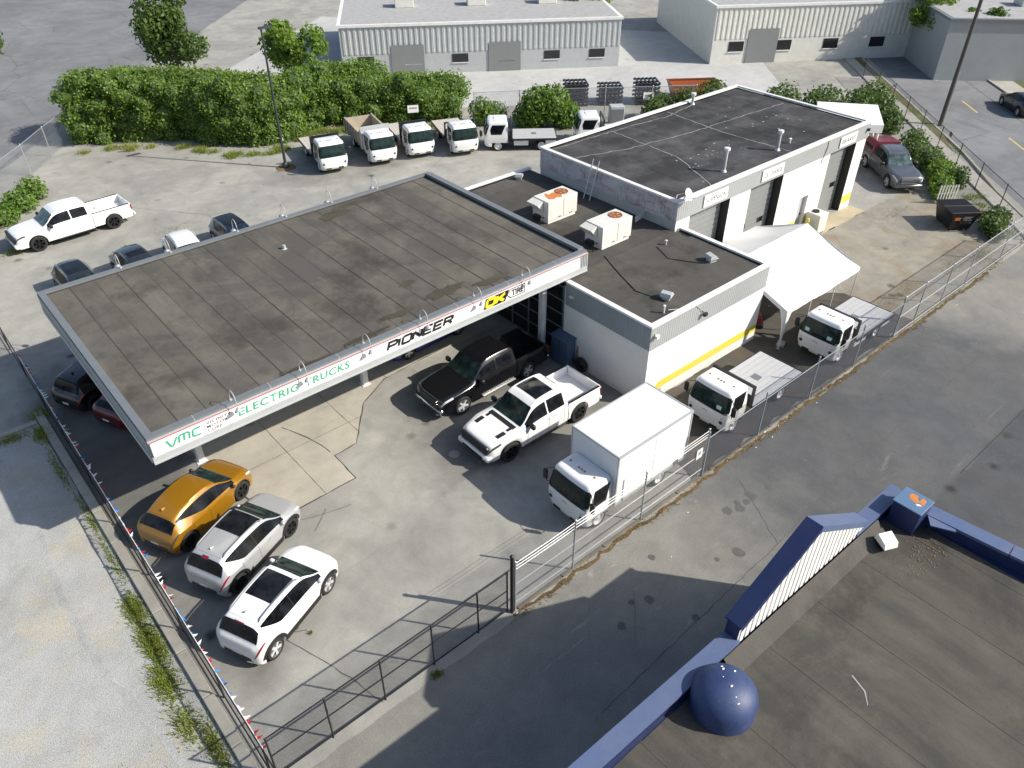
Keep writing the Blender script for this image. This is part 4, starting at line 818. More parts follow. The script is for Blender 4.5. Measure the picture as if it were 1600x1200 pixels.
# raised wedge
Wd = [(10.85, 5.62), (13.45, 7.10), (16.45, 5.20)]
def yo(x): return 5.30 - (x + 6) * 0.01645
g = MB(); T = 0.34
for i in range(2):
    (xa, za), (xb, zb) = Wd[i], Wd[i + 1]
    g.add([(xa, yo(xa), 4.9), (xb, yo(xb), 4.9), (xb, yo(xb), zb), (xa, yo(xa), za)], [(3, 2, 1, 0)])
g.add([(Wd[0][0], yo(10.85), 4.9), (Wd[0][0], yo(10.85), Wd[0][1]), (Wd[0][0], yo(10.85) - T, Wd[0][1]), (Wd[0][0], yo(10.85) - T, 4.9)], [(0, 1, 2, 3)])
g.build('wedge_face', 'navy', blu)
for i in range(2):
    (xa, za), (xb, zb) = Wd[i], Wd[i + 1]; g = MB(); o = 0.05
    g.add([(xa - (0.04 if i == 0 else 0), yo(xa) + o, za), (xb, yo(xb) + o, zb), (xb, yo(xb) - T - o, zb), (xa - (0.04 if i == 0 else 0), yo(xa) - T - o, za), (xa - (0.04 if i == 0 else 0), yo(xa) + o, za + 0.05), (xb, yo(xb) + o, zb + 0.05), (xb, yo(xb) - T - o, zb + 0.05), (xa - (0.04 if i == 0 else 0), yo(xa) - T - o, za + 0.05)],
                             [(0, 1, 2, 3), (7, 6, 5, 4), (4, 5, 1, 0), (6, 7, 3, 2), (5, 6, 2, 1), (7, 4, 0, 3)])
    # drip edge on the roof side
    g.add([(xa, yo(xa) - T - o - 0.004, za + 0.05), (xb, yo(xb) - T - o - 0.004, zb + 0.05), (xb, yo(xb) - T - o - 0.004, zb - 0.14), (xa, yo(xa) - T - o - 0.004, za - 0.14)], [(3, 2, 1, 0)])
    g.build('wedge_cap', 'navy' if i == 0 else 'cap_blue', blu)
zt_w = lambda x: (Wd[0][1] + (x - Wd[0][0]) / (Wd[1][0] - Wd[0][0]) * (Wd[1][1] - Wd[0][1])) if x < Wd[1][0] else (Wd[1][1] + (x - Wd[1][0]) / (Wd[2][0] - Wd[1][0]) * (Wd[2][1] - Wd[1][1]))
g = MB(); pts = []; x = Wd[0][0] + 0.02; pitch = 0.22
while x < Wd[2][0] - 0.02:
    for t_, d in ((0, 0), (0.20, 0), (0.28, 0.025), (0.92, 0.025)):
        xx = min(x + t_ * pitch, Wd[2][0] - 0.02); pts.append((xx, yo(xx) - T - d))
    x += pitch
g.add([q for (a, b) in pts for q in ((a, b, 5.0), (a, b, max(5.02, zt_w(a) - 0.01)))], [(2 * i, 2 * i + 1, 2 * i + 3, 2 * i + 2) for i in range(len(pts) - 1)])
g.build('wedge_cladding', 'white', blu)
g = MB(); g.add([(10.3, yo(10.3) - 0.42, 5.04), (16.9, yo(16.9) - 0.42, 5.04), (16.9, yo(16.9) - 0.80, 4.726), (10.3, yo(10.3) - 0.80, 4.726)], [(3, 2, 1, 0)]); g.build('cant_strip', 'roof_mid', blu)
# roof-top things of the blue building
t = thing('roof_hatch_box', 'blue metal box with orange rust blotches on the roof corner', 'roof box', (17.36, 3.70, 4.722))
MB().bbox(0, 0.72, 0, 0.74, 0, 0.78, 0.015).build('casing', 'navy', t); lid = MB().bbox(-0.02, 0.75, -0.02, 0.77, 0.782, 0.82, 0.01).build('lid', 'blue_lid', t)
for pts in ([(0.30, 0.28), (0.42, 0.22), (0.50, 0.34), (0.62, 0.36), (0.60, 0.52), (0.48, 0.56), (0.36, 0.48)], [(0.36, 0.10), (0.58, 0.12), (0.64, 0.24), (0.50, 0.26), (0.38, 0.2)]): MB().add([(a, b, 0.8225) for a, b in pts], [tuple(range(len(pts)))]).build('rust_stain', 'rust', lid)
MB().add([(0.24, 0.22, 0.8225), (0.32, 0.12, 0.8225), (0.34, 0.2, 0.8225), (0.28, 0.28, 0.8225)], [(0, 1, 2, 3)]).build('bird_lime', 'sign_white', lid)
t = thing('roof_cowl', 'small white bent vent cowl on the brown felt roof', 'vent', (16.45, 4.02, 4.722), R(-25))
MB().box(-0.15, 0.15, -0.15, 0.15, 0, 0.22).build('curb', 'black', t)
MB().add([(-0.2, -0.26, 0.18), (0.2, -0.26, 0.18), (0.2, 0.2, 0.22), (-0.2, 0.2, 0.22), (-0.2, -0.22, 0.34), (0.2, -0.22, 0.34), (0.2, 0.10, 0.44), (-0.2, 0.10, 0.44)], [(3, 2, 1, 0), (4, 5, 6, 7), (0, 1, 5, 4), (1, 2, 6, 5), (2, 3, 7, 6), (3, 0, 4, 7)]).build('hood', 'white', t)
g = MB().box(-0.32, 0.32, -0.24, 0.24, 0, 0.03); tag(g.build('sheet_metal_offcut', 'cap_blue', None, None, (17.98, 3.30, 5.10), None, (R(-6), R(4), R(-58))), 'loose pale blue sheet lying beside the rusty roof box', 'panel')
t = thing('barrel_dormer', 'rounded navy roof dome with white flecks at the blue parapet', 'roof dome', (9.55, 4.05, 4.722))
g = MB().lathe([(0.72, 0.0), (0.72, 0.40), (0.68, 0.54), (0.57, 0.68), (0.40, 0.79), (0.2, 0.85), (0.001, 0.87)], n=32).build('shell', 'cap_navy', t, 50)
for i in range(7):
    a = rnd.uniform(-2.2, 1.6); r = rnd.uniform(0.10, 0.5); s = rnd.uniform(0.008, 0.028); z = 0.875 - 0.33 * (r / 0.68) ** 2.3 + 0.012
    MB().add([(r * math.cos(a) - s * 1.6, r * math.sin(a), z), (r * math.cos(a), r * math.sin(a) - s, z), (r * math.cos(a) + s * 1.6, r * math.sin(a), z), (r * math.cos(a), r * math.sin(a) + s, z)], [(0, 1, 2, 3)]).build('paint_fleck', 'sign_white', t)
g = MB()
for i in range(120):
    x, y = (rnd.gauss(17.2, 0.7), rnd.gauss(3.2, 0.22)); s = rnd.uniform(0.008, 0.03)
    if x > 17.7: x = 17.4
    g.add([(x - s, y, 4.727), (x, y - s, 4.727), (x + s, y, 4.727), (x, y + s, 4.735)], [(0, 1, 2, 3)])
tag(g.build('roof_leaf_litter', 'sludge', blu), kind='stuff')
tag(ribbon([(12.35, 2.55), (12.2, 2.15), (11.95, 1.95)], 0.03, 4.728, None, 5, 0.02).build('roof_scratch', 'pale_seal', blu), 'pale curved sealant mark')
# ------------------------------------------------------------------ fences
def mesh_panel(parent, p0, p1, z0, z1, mat, name='mesh_panel'):
    L = math.hypot(p1[0] - p0[0], p1[1] - p0[1]); me = bpy.data.meshes.new(name)
    me.from_pydata([(p0[0], p0[1], z0), (p1[0], p1[1], z0), (p1[0], p1[1], z1), (p0[0], p0[1], z1)], [], [(0, 1, 2, 3)])
    uv = me.uv_layers.new(name='UVMap'); q = rnd.uniform(0, 0.06)
    for i, c in enumerate(((q, 0), (L + q, 0), (L + q, z1 - z0), (q, z1 - z0))): uv.data[i].uv = c
    me.materials.append(MT[mat]); return put(name, me, parent)
def fence(name, label, pts, z1, mesh, post_mat, posts_r=0.03, rails=(), post_h=None, z0=0.05, rail_r=0.021, wires=()):
    """pts: list of post positions; one mesh panel, and rails, per bay"""
    t = thing(name, label, 'fence', (0, 0, 0)); ph = post_h or z1 + 0.03
    for i, p in enumerate(pts):
        f = MB(); f.tube([(p[0], p[1], 0), (p[0], p[1], ph)], posts_r, 8); f.lathe([(posts_r * 1.25, ph), (posts_r * 0.9, ph + 0.03), (0.001, ph + 0.04)], n=8, c=(p[0], p[1], 0)); f.build('post', post_mat, t, 50)
    for a, b in zip(pts[:-1], pts[1:]):
        mesh_panel(t, a, b, z0, z1, mesh)
        for z in rails: MB().tube([(a[0], a[1], z), (b[0], b[1], z)], rail_r, 6).build('rail', post_mat, t, 50)
        for z in wires:
            f = MB(); n = 6; f.tube([(a[0] + (b[0] - a[0]) * k / n, a[1] + (b[1] - a[1]) * k / n, z - 0.02 * math.sin(math.pi * k / n)) for k in range(n + 1)], 0.007, 4); f.build('wire', 'galv', t)
    return t
fence('black_chain_fence', 'low black chain link fence between the gravel and the car lot', [(1.85, y) for y in np.arange(6, 58, 2.9)], 1.2, 'chain_black', 'black_metal', 0.028, (1.2, 0.12), 1.22)
gate = fence('black_rolling_gate', 'black framed mesh gate closing the front of the lot', [(1.95, 11.62), (3.6, 11.62), (5.3, 11.62), (7.02, 11.62), (8.70, 11.62), (9.86, 11.62)], 1.9, 'chain_black', 'black_metal', 0.028, (1.9, 1.05, 0.10), 1.9, 0.1, 0.024)
f = MB(); f.tube([(9.97, 11.52, 0), (9.97, 11.52, 2.62)], 0.06, 10); f.lathe([(0.075, 2.62), (0.05, 2.67), (0.001, 2.69)], n=10, c=(9.97, 11.52, 0)); tag(f.build('gate_post', 'black_metal', None, 50), 'thick black post where the gate meets the galvanised fence', 'post')
fence('galvanised_fence', 'bright galvanised chain link fence beside the box truck', [(10.08, 11.5), (12.62, 11.5), (16.0, 11.5), (19.42, 11.5)], 1.92, 'chain_galv', 'galv', 0.034, (1.28, 0.42), 2.34, 0.06, 0.020, (1.98, 2.12, 2.26))
fence('bluish_mesh_fence', 'dull bluish mesh fence beside the two flatbed trucks', [(19.42, 11.47), (23.0, 11.47), (26.7, 11.47), (30.3, 11.47), (33.9, 11.47)], 1.95, 'chain_dense', 'slate_metal', 0.034, (1.92,), 2.2, 0.06, 0.02)
fence('street_end_fence', 'grey chain link fence with angled rails beyond the flatbed trucks', [(33.95, 11.5), (36.0, 11.5), (38.8, 11.5), (41.5, 11.5), (45.9, 11.5), (48.6, 11.5)], 2.2, 'chain_galv', 'galv', 0.034, (2.2, 1.1, 0.1), 2.25)
pts = [st(s, 26.85) for s in (43.2, 47.0, 50.5, 54.0, 57.5, 61.0, 64.5, 68.0, 72.0, 76.0)]
fence('sidewalk_fence', 'brownish chain link fence between the shrubs and the street sidewalk', pts, 1.8, 'chain_galv', 'pole_dark', 0.03, (1.8,), 1.85)
fence('upper_left_fence', 'tall galvanised fence between the yard and the street at upper left', [(-4.5, 46.0), (-1.0, 49.8), (2.7, 53.4), (6.0, 57.0), (8.5, 60.0), (10.6, 62.8), (14.3, 67.3)], 2.1, 'chain_galv', 'galv', 0.034, (2.1,), 2.15)
fence('hedge_fence', 'chain link fence among the bushes behind the parked trucks', [(37.6, 47.9), (40.6, 46.0), (43.4, 44.2), (46.2, 42.2), (49.2, 40.0), (52.0, 37.9)], 2.6, 'chain_galv', 'galv', 0.035, (2.6,), 2.65)
# bunting tied along the black fence: string with pennants
bt = thing('bunting', 'red, white and blue pennant bunting strung along the black fence', 'bunting', (1.85, 0, 0))
pm = []
for c in ('pen_red', 'pen_white', 'pen_blue'):
    pm.append(MB().add([(0, -0.055, 0), (0, 0.055, 0), (0.03, 0.015, -0.17), (0.0, -0.02, -0.09)], [(0, 3, 2), (0, 1, 3), (1, 2, 3)]).mesh('pennant', c))
f = MB(); f.tube([(0.02, y, 1.24 + 0.03 * math.sin(y * 2.1)) for y in np.arange(11.8, 35.5, 0.4)], 0.012, 4); f.build('cord', 'sign_white', bt)
for k in range(94):
    y = 11.9 + k * 0.25 + rnd.uniform(-0.08, 0.08); run = ((k // 4) + (rnd.random() < 0.25)) % 3
    put('pennant', pm[run], bt, (0.03, y, 1.24 + 0.03 * math.sin(y * 2.1)), rot=(rnd.uniform(-0.7, 0.7), R(rnd.uniform(-110, 10)), rnd.uniform(-0.9, 0.9)))
# ------------------------------------------------------------------ poles
t = thing('lot_light_pole', 'slim dark light pole in front of the hedge', 'light pole', (22.31, 49.85, 0))
MB().tube([(0, 0, 0), (0, 0, 9.0)], 0.10, 10, r2=0.06).build('shaft', 'pole_dark', t, 50); MB().lathe([(0.22, 0), (0.22, 0.25), (0.12, 0.4)], n=12).build('base', 'pole_dark', t, 40)
MB().box(-0.15, 0.75, -0.12, 0.12, 9.0, 9.12).build('lamp_head', 'pole_dark', t); MB().box(0.08, 0.12, -0.09, -0.05, 1.9, 2.1).build('tag_plate', 'sign_white', t)
MB().lathe([(0.7, 0.0), (0.62, 0.03), (0.001, 0.05)], n=16).build('soil_ring', 'sludge', t)
t = thing('utility_pole', 'thick dark timber utility pole at the street kerb', 'utility pole', (65.4, 24.1, 0))
MB().tube([(0, 0, 0), (0, 0, 11)], 0.17, 12, r2=0.12).build('shaft', 'pole_wood', t, 50); MB().tube([(0.17, -0.12, 0), (0.17, -0.12, 4.0)], 0.045, 6).build('conduit', 'galv', t)
MB().box(-1.1, 1.1, -0.06, 0.06, 10.0, 10.14).build('crossarm', 'pole_wood', t)
# ------------------------------------------------------------------ dumpster
t = thing('dumpster', 'black steel dumpster with ribbed twin lids near the street corner', 'dumpster', (48.3, 15.28, 0), R(-38 - 90 + 180))
b = MB(); rings = []
for z, a, c in ((0.12, 0.78, 0.62), (0.85, 0.98, 0.72), (1.18, 1.0, 0.85)):
    rings.append([(-a, -c, z), (a, -c, z), (a, c, z), (-a, c, z)])
b.loft(rings, 0, cap=True); b.box(-1.04, 1.04, -0.90, -0.84, 1.05, 1.16); b.box(-1.06, -1.0, -0.3, 0.3, 0.55, 0.75); b.box(1.0, 1.06, -0.3, 0.3, 0.55, 0.75); b.build('bin', 'bin_black', t)
for s in (-1, 1):
    l = MB(); l.bbox(-1.0 if s < 0 else 0.02, -0.02 if s < 0 else 1.0, -0.92, 0.88, 1.19, 1.235, 0.01)
    for k in range(7): l.box((-0.94 if s < 0 else 0.08) + k * 0.128, (-0.90 if s < 0 else 0.12) + k * 0.128, -0.88, 0.84, 1.236, 1.262)
    l.build('lid', 'black', t)
for x in (-0.7, 0.7):
    for y in (-0.5, 0.5): MB().lathe([(0.001, -0.03), (0.09, -0.03), (0.09, 0.03), (0.001, 0.03)], 'y', 12, (x, y, 0.09)).build('caster', 'rubber', t)
MB().add([(-0.55, -0.742, 0.92), (0.3, -0.742, 0.92), (0.3, -0.742, 1.02), (-0.55, -0.742, 1.02)], [(0, 1, 2, 3)]).build('notice', 'sign_white', t)
MB().add([(0.55, -0.90, 0.85), (0.8, -0.90, 0.85), (0.8, -0.905, 1.04), (0.55, -0.905, 1.04)], [(0, 1, 2, 3)]).build('sticker', 'sign_white', t)
MB().add([(-1.008, 0.25, 0.75), (-1.008, 0.6, 0.75), (-1.008, 0.6, 0.95), (-1.008, 0.25, 0.95)], [(0, 1, 2, 3)]).build('label_plate', 'orange', t)
f = MB()
for k in range(5):
    z = 0.98 - k * 0.09; y0 = -0.45 + 0.1 * (k % 2); f.add([(-1.009, y0, z), (-1.009, y0 + 0.5, z), (-1.009, y0 + 0.5, z - 0.035), (-1.009, y0, z - 0.035)], [(0, 1, 2, 3)])
f.build('company_lettering', 'grey_ink', t)
# loose chain-link roll / white lattice by the dumpster
t = thing('lattice_panel', 'cream wooden lattice piece leaning in the shrubs above the dumpster', 'lattice', (51.0, 17.0, 0), R(-35))
for k in range(7): MB().box(-0.6 + k * 0.19, -0.52 + k * 0.19, -0.01, 0.01, 0.1, 1.25).build('slat', 'hvac', t)
for z in (0.25, 0.7, 1.15): MB().box(-0.65, 0.65, 0.012, 0.03, z - 0.03, z + 0.03).build('cross_slat', 'hvac', t)
# red cloth on the fence, white notices on the fences
f = MB().add([(-0.22, 0, 0.1), (0.2, 0.02, 0.16), (0.26, 0.03, -0.14), (-0.15, 0.02, -0.2), (0.02, 0.06, 0)], [(0, 1, 4), (1, 2, 4), (2, 3, 4), (3, 0, 4)])
tag(f.build('red_rag', 'red_plastic', None, None, (st(56.2, 26.92)[0], st(56.2, 26.92)[1], 1.72), R(45)), 'red rag caught on top of the sidewalk fence', 'rag')
for (x, y, z, rz, lab) in ((43.2, 44.25, 1.85, R(-33), 'white notice board on the fence left of the far white cab'), (48.9, 40.1, 1.9, R(-33), 'white notice board on the fence right of the far white cab'), (33.6, 50.4, 1.6, R(-28), 'small white notice at the hedge between the parked trucks')):
    t = thing('fence_notice', lab, 'notice', (x, y, z), rz); MB().box(-0.42, 0.42, -0.03, -0.015, -0.28, 0.28).build('board', 'sign_white', t); MB().box(-0.3, 0.3, -0.033, -0.031, 0.0, 0.12).build('print_block', 'grey_ink', t)
t = thing('fence_plate', 'small white security plate on the galvanised fence by the box truck', 'sign', (18.95, 11.46, 1.45)); MB().box(-0.16, 0.16, -0.02, -0.005, -0.22, 0.22).build('plate', 'sign_white', t); MB().box(-0.09, 0.09, -0.023, -0.021, -0.05, 0.12).build('print_block', 'grey_ink', t)
# ------------------------------------------------------------------ neighbour yard clutter and far buildings
def pallet_stack(x, y, rz, n, lab, mat='black_metal'):
    t = thing('rack_stack', lab, 'rack', (x, y, 0), rz)
    for k in range(n):
        for j in range(6): MB().box(-0.9 + j * 0.34, -0.74 + j * 0.34, -0.9, 0.9, k * 0.32 + 0.14, k * 0.32 + 0.18).build('slat', mat, t)
        for yy in (-0.85, 0.0, 0.85): MB().box(-0.95, 0.95, yy - 0.05, yy + 0.05, k * 0.32, k * 0.32 + 0.138).build('bearer', mat, t)
pallet_stack(47.6, 46.9, R(-35), 6, 'stack of dark slatted racks behind the fence, nearest the bush')
pallet_stack(50.0, 45.2, R(-35), 5, 'stack of dark slatted racks behind the fence, middle one')
pallet_stack(52.4, 43.3, R(-35), 6, 'stack of dark slatted racks behind the fence, nearest the orange bin')
t = thing('orange_skip', 'long orange skip bin in the yard behind the fence', 'skip', (56.3, 41.4, 0), R(-35))
f = MB(); f.loft([[(-1.7, -0.8, 0.1), (1.7, -0.8, 0.1), (1.7, 0.8, 0.1), (-1.7, 0.8, 0.1)], [(-2.1, -0.95, 1.3), (2.1, -0.95, 1.3), (2.1, 0.95, 1.3), (-2.1, 0.95, 1.3)]], 0); f.add([(-1.7, -0.8, 0.12), (1.7, -0.8, 0.12), (1.7, 0.8, 0.12), (-1.7, 0.8, 0.12)], [(0, 1, 2, 3)]); f.build('bin', 'orange', t)
f = MB()
for a, b, c, d in ((-2.15, 2.15, -1.0, -0.9), (-2.15, 2.15, 0.9, 1.0), (-2.15, -2.05, -0.9, 0.9), (2.05, 2.15, -0.9, 0.9)): f.box(a, b, c, d, 1.3, 1.38)
f.build('rim', 'rust_dark', t)
t = thing('steel_bin', 'grey steel bin beside the far white cab', 'bin', (46.3, 41.0, 0), R(-35)); MB().bbox(-0.55, 0.55, -0.4, 0.4, 0.1, 1.5, 0.03).build('body', 'pale_metal', t); MB().box(-0.5, 0.5, -0.42, -0.405, 0.3, 1.3).build('panel', 'grey_metal', t)
def warehouse(name, lab, x, y, rz, L, W, H, wall, roof, nwin, doors=()):
    t = thing(name, lab, 'building', (x, y, 0), rz)
    f = MB(); f.box(0, L, 0, W, 0, H); f.build('wall', wall, t)
    f = MB(); ribs(f, (0, -0.005), (L, -0.005), H * 0.45, H - 0.05, (0, -1), 0.5, 0.05); f.build('cladding', wall, t)
    MB().box(-0.15, L + 0.15, -0.15, W + 0.15, H, H + 0.22).build('roof', roof, t); MB().box(0.2, L - 0.2, 0.2, W - 0.2, H + 0.221, H + 0.235).build('roof_sheet', 'pale_seal', t)
    for k in range(nwin):
        xx = (k + 0.5) * L / nwin; wn_ = MB().box(xx - 0.75, xx + 0.75, -0.04, -0.012, H * 0.22, H * 0.40).build('window', 'glass_dark', t); MB().box(xx - 0.8, xx + 0.8, -0.09, -0.045, H * 0.205, H * 0.22).build('sill', 'trim_white', wn_)
    for xx in doors: MB().box(xx - 1.5, xx + 1.5, -0.09, -0.075, 0, H * 0.62).build('loading_door', 'door_grey', t)
    for k in range(3): MB().bbox(L * (0.2 + 0.27 * k), L * (0.2 + 0.27 * k) + 1.8, W * 0.4, W * 0.4 + 1.5, H + 0.236, H + 1.2, 0.04).build('rooftop_unit', 'hvac', t)
warehouse('warehouse', 'long pale warehouse with white roof beyond the hedge', 37.0, 66.5, R(-33), 26, 16, 4.2, 'pale_metal', 'trim_white', 6, (6, 15))
warehouse('warehouse', 'beige industrial building far behind the black tar roof', 66.0, 47.0, R(-33), 24, 18, 5.0, 'hvac', 'trim_white', 5, (5,))
warehouse('warehouse', 'grey block building across the upper right street', 88.5, 19.0, R(45), 26, 16, 5.0, 'rib_grey', 'grey_metal', 6, (9,))
warehouse('warehouse', 'low white building across the upper left street', -22.0, 92.0, R(8), 36, 16, 4.5, 'white', 'trim_white', 8, (8, 22))
# ------------------------------------------------------------------ vehicles
MT['p_white'] = paint('car_white', (0.80, 0.80, 0.79), dust=0.06)
MT['p_gold'] = paint('car_gold', (0.30, 0.142, 0.005), 0.18, 0.34, dust=0.0)
MT['p_silver'] = paint('car_silver', (0.44, 0.445, 0.45), 0.25, 0.33, dust=0.06)
MT['p_black'] = paint('car_black', (0.006, 0.006, 0.007), 0.0, 0.25, dust=0.0)
MT['p_dark'] = paint('car_charcoal', (0.030, 0.036, 0.044), 0.4, 0.3, dust=0.08)
MT['p_navy'] = paint('car_navy', (0.016, 0.026, 0.060), 0.4, 0.3, dust=0.08)
MT['p_blue'] = paint('car_blue', (0.012, 0.030, 0.22), 0.3, 0.3, dust=0.03)
MT['p_red'] = paint('car_dark_red', (0.12, 0.006, 0.012), 0.3, 0.3, dust=0.03)
MT['p_maroon'] = paint('car_maroon', (0.22, 0.018, 0.045), 0.3, 0.35, dust=0.08)
MT['p_grey'] = paint('car_grey', (0.115, 0.118, 0.125), 0.5, 0.32, dust=0.08)
def glass_mat(name, col, rough=0.03):
    t = NT(name); p = t.obj(); n = t.noise(2.2, 4, 0.6, p)
    k = t.mix(t.ramp(n, 0.4, 0.65), c4(col), c4((col[0] * 3 + 0.004, col[1] * 3 + 0.006, col[2] * 3 + 0.006)))
    t.bsdf(k, 0.10, 0, 0.20, 0.0); return t.m
MT['glass'] = glass_mat('tinted_glass', (0.004, 0.0045, 0.006)); MT['glass_green'] = glass_mat('green_tinted_screen', (0.007, 0.013, 0.0125))
MT['glass_pale'] = glass_mat('sky_lit_screen', (0.035, 0.055, 0.058))
MT['chrome'] = plain('chrome', (0.62, 0.62, 0.62), 0.12, metal=1.0); MT['alloy'] = plain('alloy', (0.70, 0.70, 0.71), 0.35, metal=0.35); MT['dark_alloy'] = plain('dark_alloy', (0.022, 0.022, 0.024), 0.35, metal=0.5)
MT['lamp'] = plain('clear_lamp', (0.55, 0.57, 0.58), 0.12, spec=0.8, coat=0.5); MT['lamp_dark'] = plain('smoked_lamp', (0.05, 0.05, 0.055), 0.12, spec=0.8, coat=0.5); MT['tail'] = plain('red_lamp', (0.26, 0.010, 0.018), 0.18, coat=0.6)
MT['deck_plank'] = plain('worn_deck_boards', (0.50, 0.47, 0.42), 0.7, dirt=0.4, dscale=2.5, dcol=(0.30, 0.27, 0.23)); MT['deck_alu'] = plain('aluminium_deck', (0.50, 0.50, 0.50), 0.5, metal=0.1, dirt=0.35, dscale=3, dcol=(0.33, 0.33, 0.33))
MT['box_white'] = plain('white_box_body', (0.79, 0.79, 0.78), 0.4, dirt=0.28, dscale=1.3, dcol=(0.52, 0.51, 0.48)); MT['tan_steel'] = plain('tan_dump_steel', (0.42, 0.36, 0.28), 0.6, dirt=0.4, dscale=2)
WH = {}
def wheel_meshes(r, wd, style):
    k = (r, wd, style)
    if k in WH: return WH[k]
    ri = r * 0.70
    ty = MB().lathe([(ri, -wd * 0.42), (r * 0.90, -wd * 0.5), (r * 0.985, -wd * 0.40), (r, -wd * 0.2), (r, wd * 0.2), (r * 0.985, wd * 0.40), (r * 0.90, wd * 0.5), (ri, wd * 0.42)], 'y', 28).mesh('tyre', 'rubber', 50)
    m = MB().lathe([(ri * 1.01, wd * 0.44), (ri * 0.95, wd * 0.46), (ri * 0.90, wd * 0.30), (ri * 0.88, -wd * 0.1), (0.001, -wd * 0.1)], 'y', 28, mi=0)
    m.lathe([(0.001, wd * 0.42), (ri * 0.20, wd * 0.42), (ri * 0.24, wd * 0.34), (ri * 0.24, 0)], 'y', 12, mi=1)
    ns = 5 if style in ('alloy', 'silver5') else 6
    if style == 'steel':
        m.lathe([(ri * 0.92, wd * 0.12), (ri * 0.6, wd * 0.05), (ri * 0.45, wd * 0.25), (ri * 0.2, wd * 0.32)], 'y', 20, mi=1); ns = 0
    for s in range(ns):
        a = 2 * math.pi * s / ns + 0.3
        for da in (-0.11, 0.11) if style != 'silver5' else (0,):
            hw = ri * (0.085 if style != 'silver5' else 0.15); o = len(m.v)
            m.box(ri * 0.15, ri * 0.93, wd * 0.22, wd * 0.40, -hw, hw, 1); m.xf(Matrix.Rotation(a + da, 4, 'Y'), o)
    rim = m.mesh('wheel', {'alloy': ['grey_metal', 'alloy'], 'silver5': ['grey_metal', 'alloy'], 'dark': ['black', 'dark_alloy'], 'dark6': ['black', 'dark_alloy'], 'steel': ['alloy', 'alloy'], 'chrome': ['black', 'chrome']}[style], 40)
    WH[k] = (rim, ty); return WH[k]
def wheel(parent, x, y, r, wd, style, turn=0.0):
    rim, ty = wheel_meshes(r, wd, style); o = put('wheel', rim, parent, (x, y, r), (0 if y > 0 else math.pi) + turn); put('tyre', ty, o)
class Car:
    def __init__(s, sp):
        s.sp = sp; s.zt, s.zb, s.w, s.wr, s.zs = (pchip(sp[k]) for k in ('zt', 'zb', 'w', 'wr', 'z0')); s.x0 = sp.get('xr', sp['w'][-1][0] if sp['w'][-1][0] < sp['w'][0][0] else sp['w'][0][0]); s.x1 = sp['L'] / 2
    def z0(s, x):
        z = s.zs(x)
        for xw in s.sp['wheels']:
            d = abs(x - xw); Rr = s.sp['r'] + s.sp.get('gap', 0.055)
            if d < Rr: z = max(z, s.sp['r'] + math.sqrt(Rr * Rr - d * d))
        return z
    def sec(s, x):
        w, zb, zt = s.w(x), s.zb(x), s.zt(x); z0 = min(s.z0(x), zb - 0.05); zt = max(zt, zb + 0.015); wr = min(s.wr(x), w * 0.92)
        ze = zt - max(0.012, min(0.07, (zt - zb) * 0.22)); h = zb - z0
        return [(w * 0.86, z0), (w * 0.97, z0), (w, z0 + 0.4 * h), (w * 0.995, z0 + 0.8 * h), (w * 0.955, zb), (wr, ze), (wr * 0.72, zt - 0.22 * (zt - ze)), (0, zt)]
    def ev(s, x, t, side=1, pts=None):
        P = pts or s.sec(x); i = min(int(t), 6); u = t - i
        a = P[max(i - 1, 0)]; b = P[i]; c = P[i + 1]; d = P[i + 2] if i < 6 else (-P[6][0], P[6][1])
        if i <= 1 or i == 4: y = b[0] + (c[0] - b[0]) * u; z = b[1] + (c[1] - b[1]) * u
        else:
            f = lambda q0, q1, q2, q3: 0.5 * (2 * q1 + (q2 - q0) * u + (2 * q0 - 5 * q1 + 4 * q2 - q3) * u * u + (3 * q1 - q0 - 3 * q2 + q3) * u ** 3)
            y, z = f(a[0], b[0], c[0], d[0]), f(a[1], b[1], c[1], d[1])
        return Vector((x, side * y, z))
    def nrm(s, x, t, side):
        e = 0.01; t = min(t, 6.97); a = s.ev(x + e, t, side) - s.ev(x - e, t, side); b = s.ev(x, t + 0.02, side) - s.ev(x, max(0, t - 0.02), side); n = a.cross(b)
        if n.length < 1e-9: return Vector((0, 0, 1))
        n.normalize(); c = Vector((x * 0.9, 0, 0.55)); return n if n.dot(s.ev(x, t, side) - c) > 0 else -n
    def body(s, parent, mat):
        ts = [0, 1] + [1 + k / 2 for k in range(1, 3)] + [2 + k / 2 for k in range(1, 3)] + [3 + k / 3 for k in range(1, 4)] + [4 + k / 3 for k in range(1, 4)] + [5 + k / 3 for k in range(1, 4)] + [6 + k / 3 for k in range(1, 4)]
        xs = list(np.arange(s.x0, s.x1 + 1e-6, 0.07)) + [s.x1]; Rr = s.sp['r'] + s.sp.get('gap', 0.055)
        for xw in s.sp['wheels']: xs += [xw + Rr * q for q in (-1.0, -0.985, -0.94, -0.85, -0.7, 0.7, 0.85, 0.94, 0.985, 1.0)]
        xs += [p[0] for p in s.sp['zt']] + list(np.linspace(s.x0, s.x0 + 0.5, 22)) + list(np.linspace(s.x1 - 0.25, s.x1, 12))
        xs = sorted({round(float(x), 3) for x in xs if s.x0 <= x <= s.x1}); rings = []
        for x in xs:
            P = s.sec(x); h = [s.ev(x, t, 1, P) for t in ts]; rings.append([(p.x, -p.y, p.z) for p in h] + [tuple(p) for p in reversed(h[:-1])])
        m = MB().loft(rings, 0, closed=False); n = len(rings[0])
        m.f.append(tuple(range(n))); m.mi.append(0); o = (len(rings) - 1) * n; m.f.append(tuple(o + j for j in reversed(range(n)))); m.mi.append(0)
        return m.build('body', mat, parent, 38)
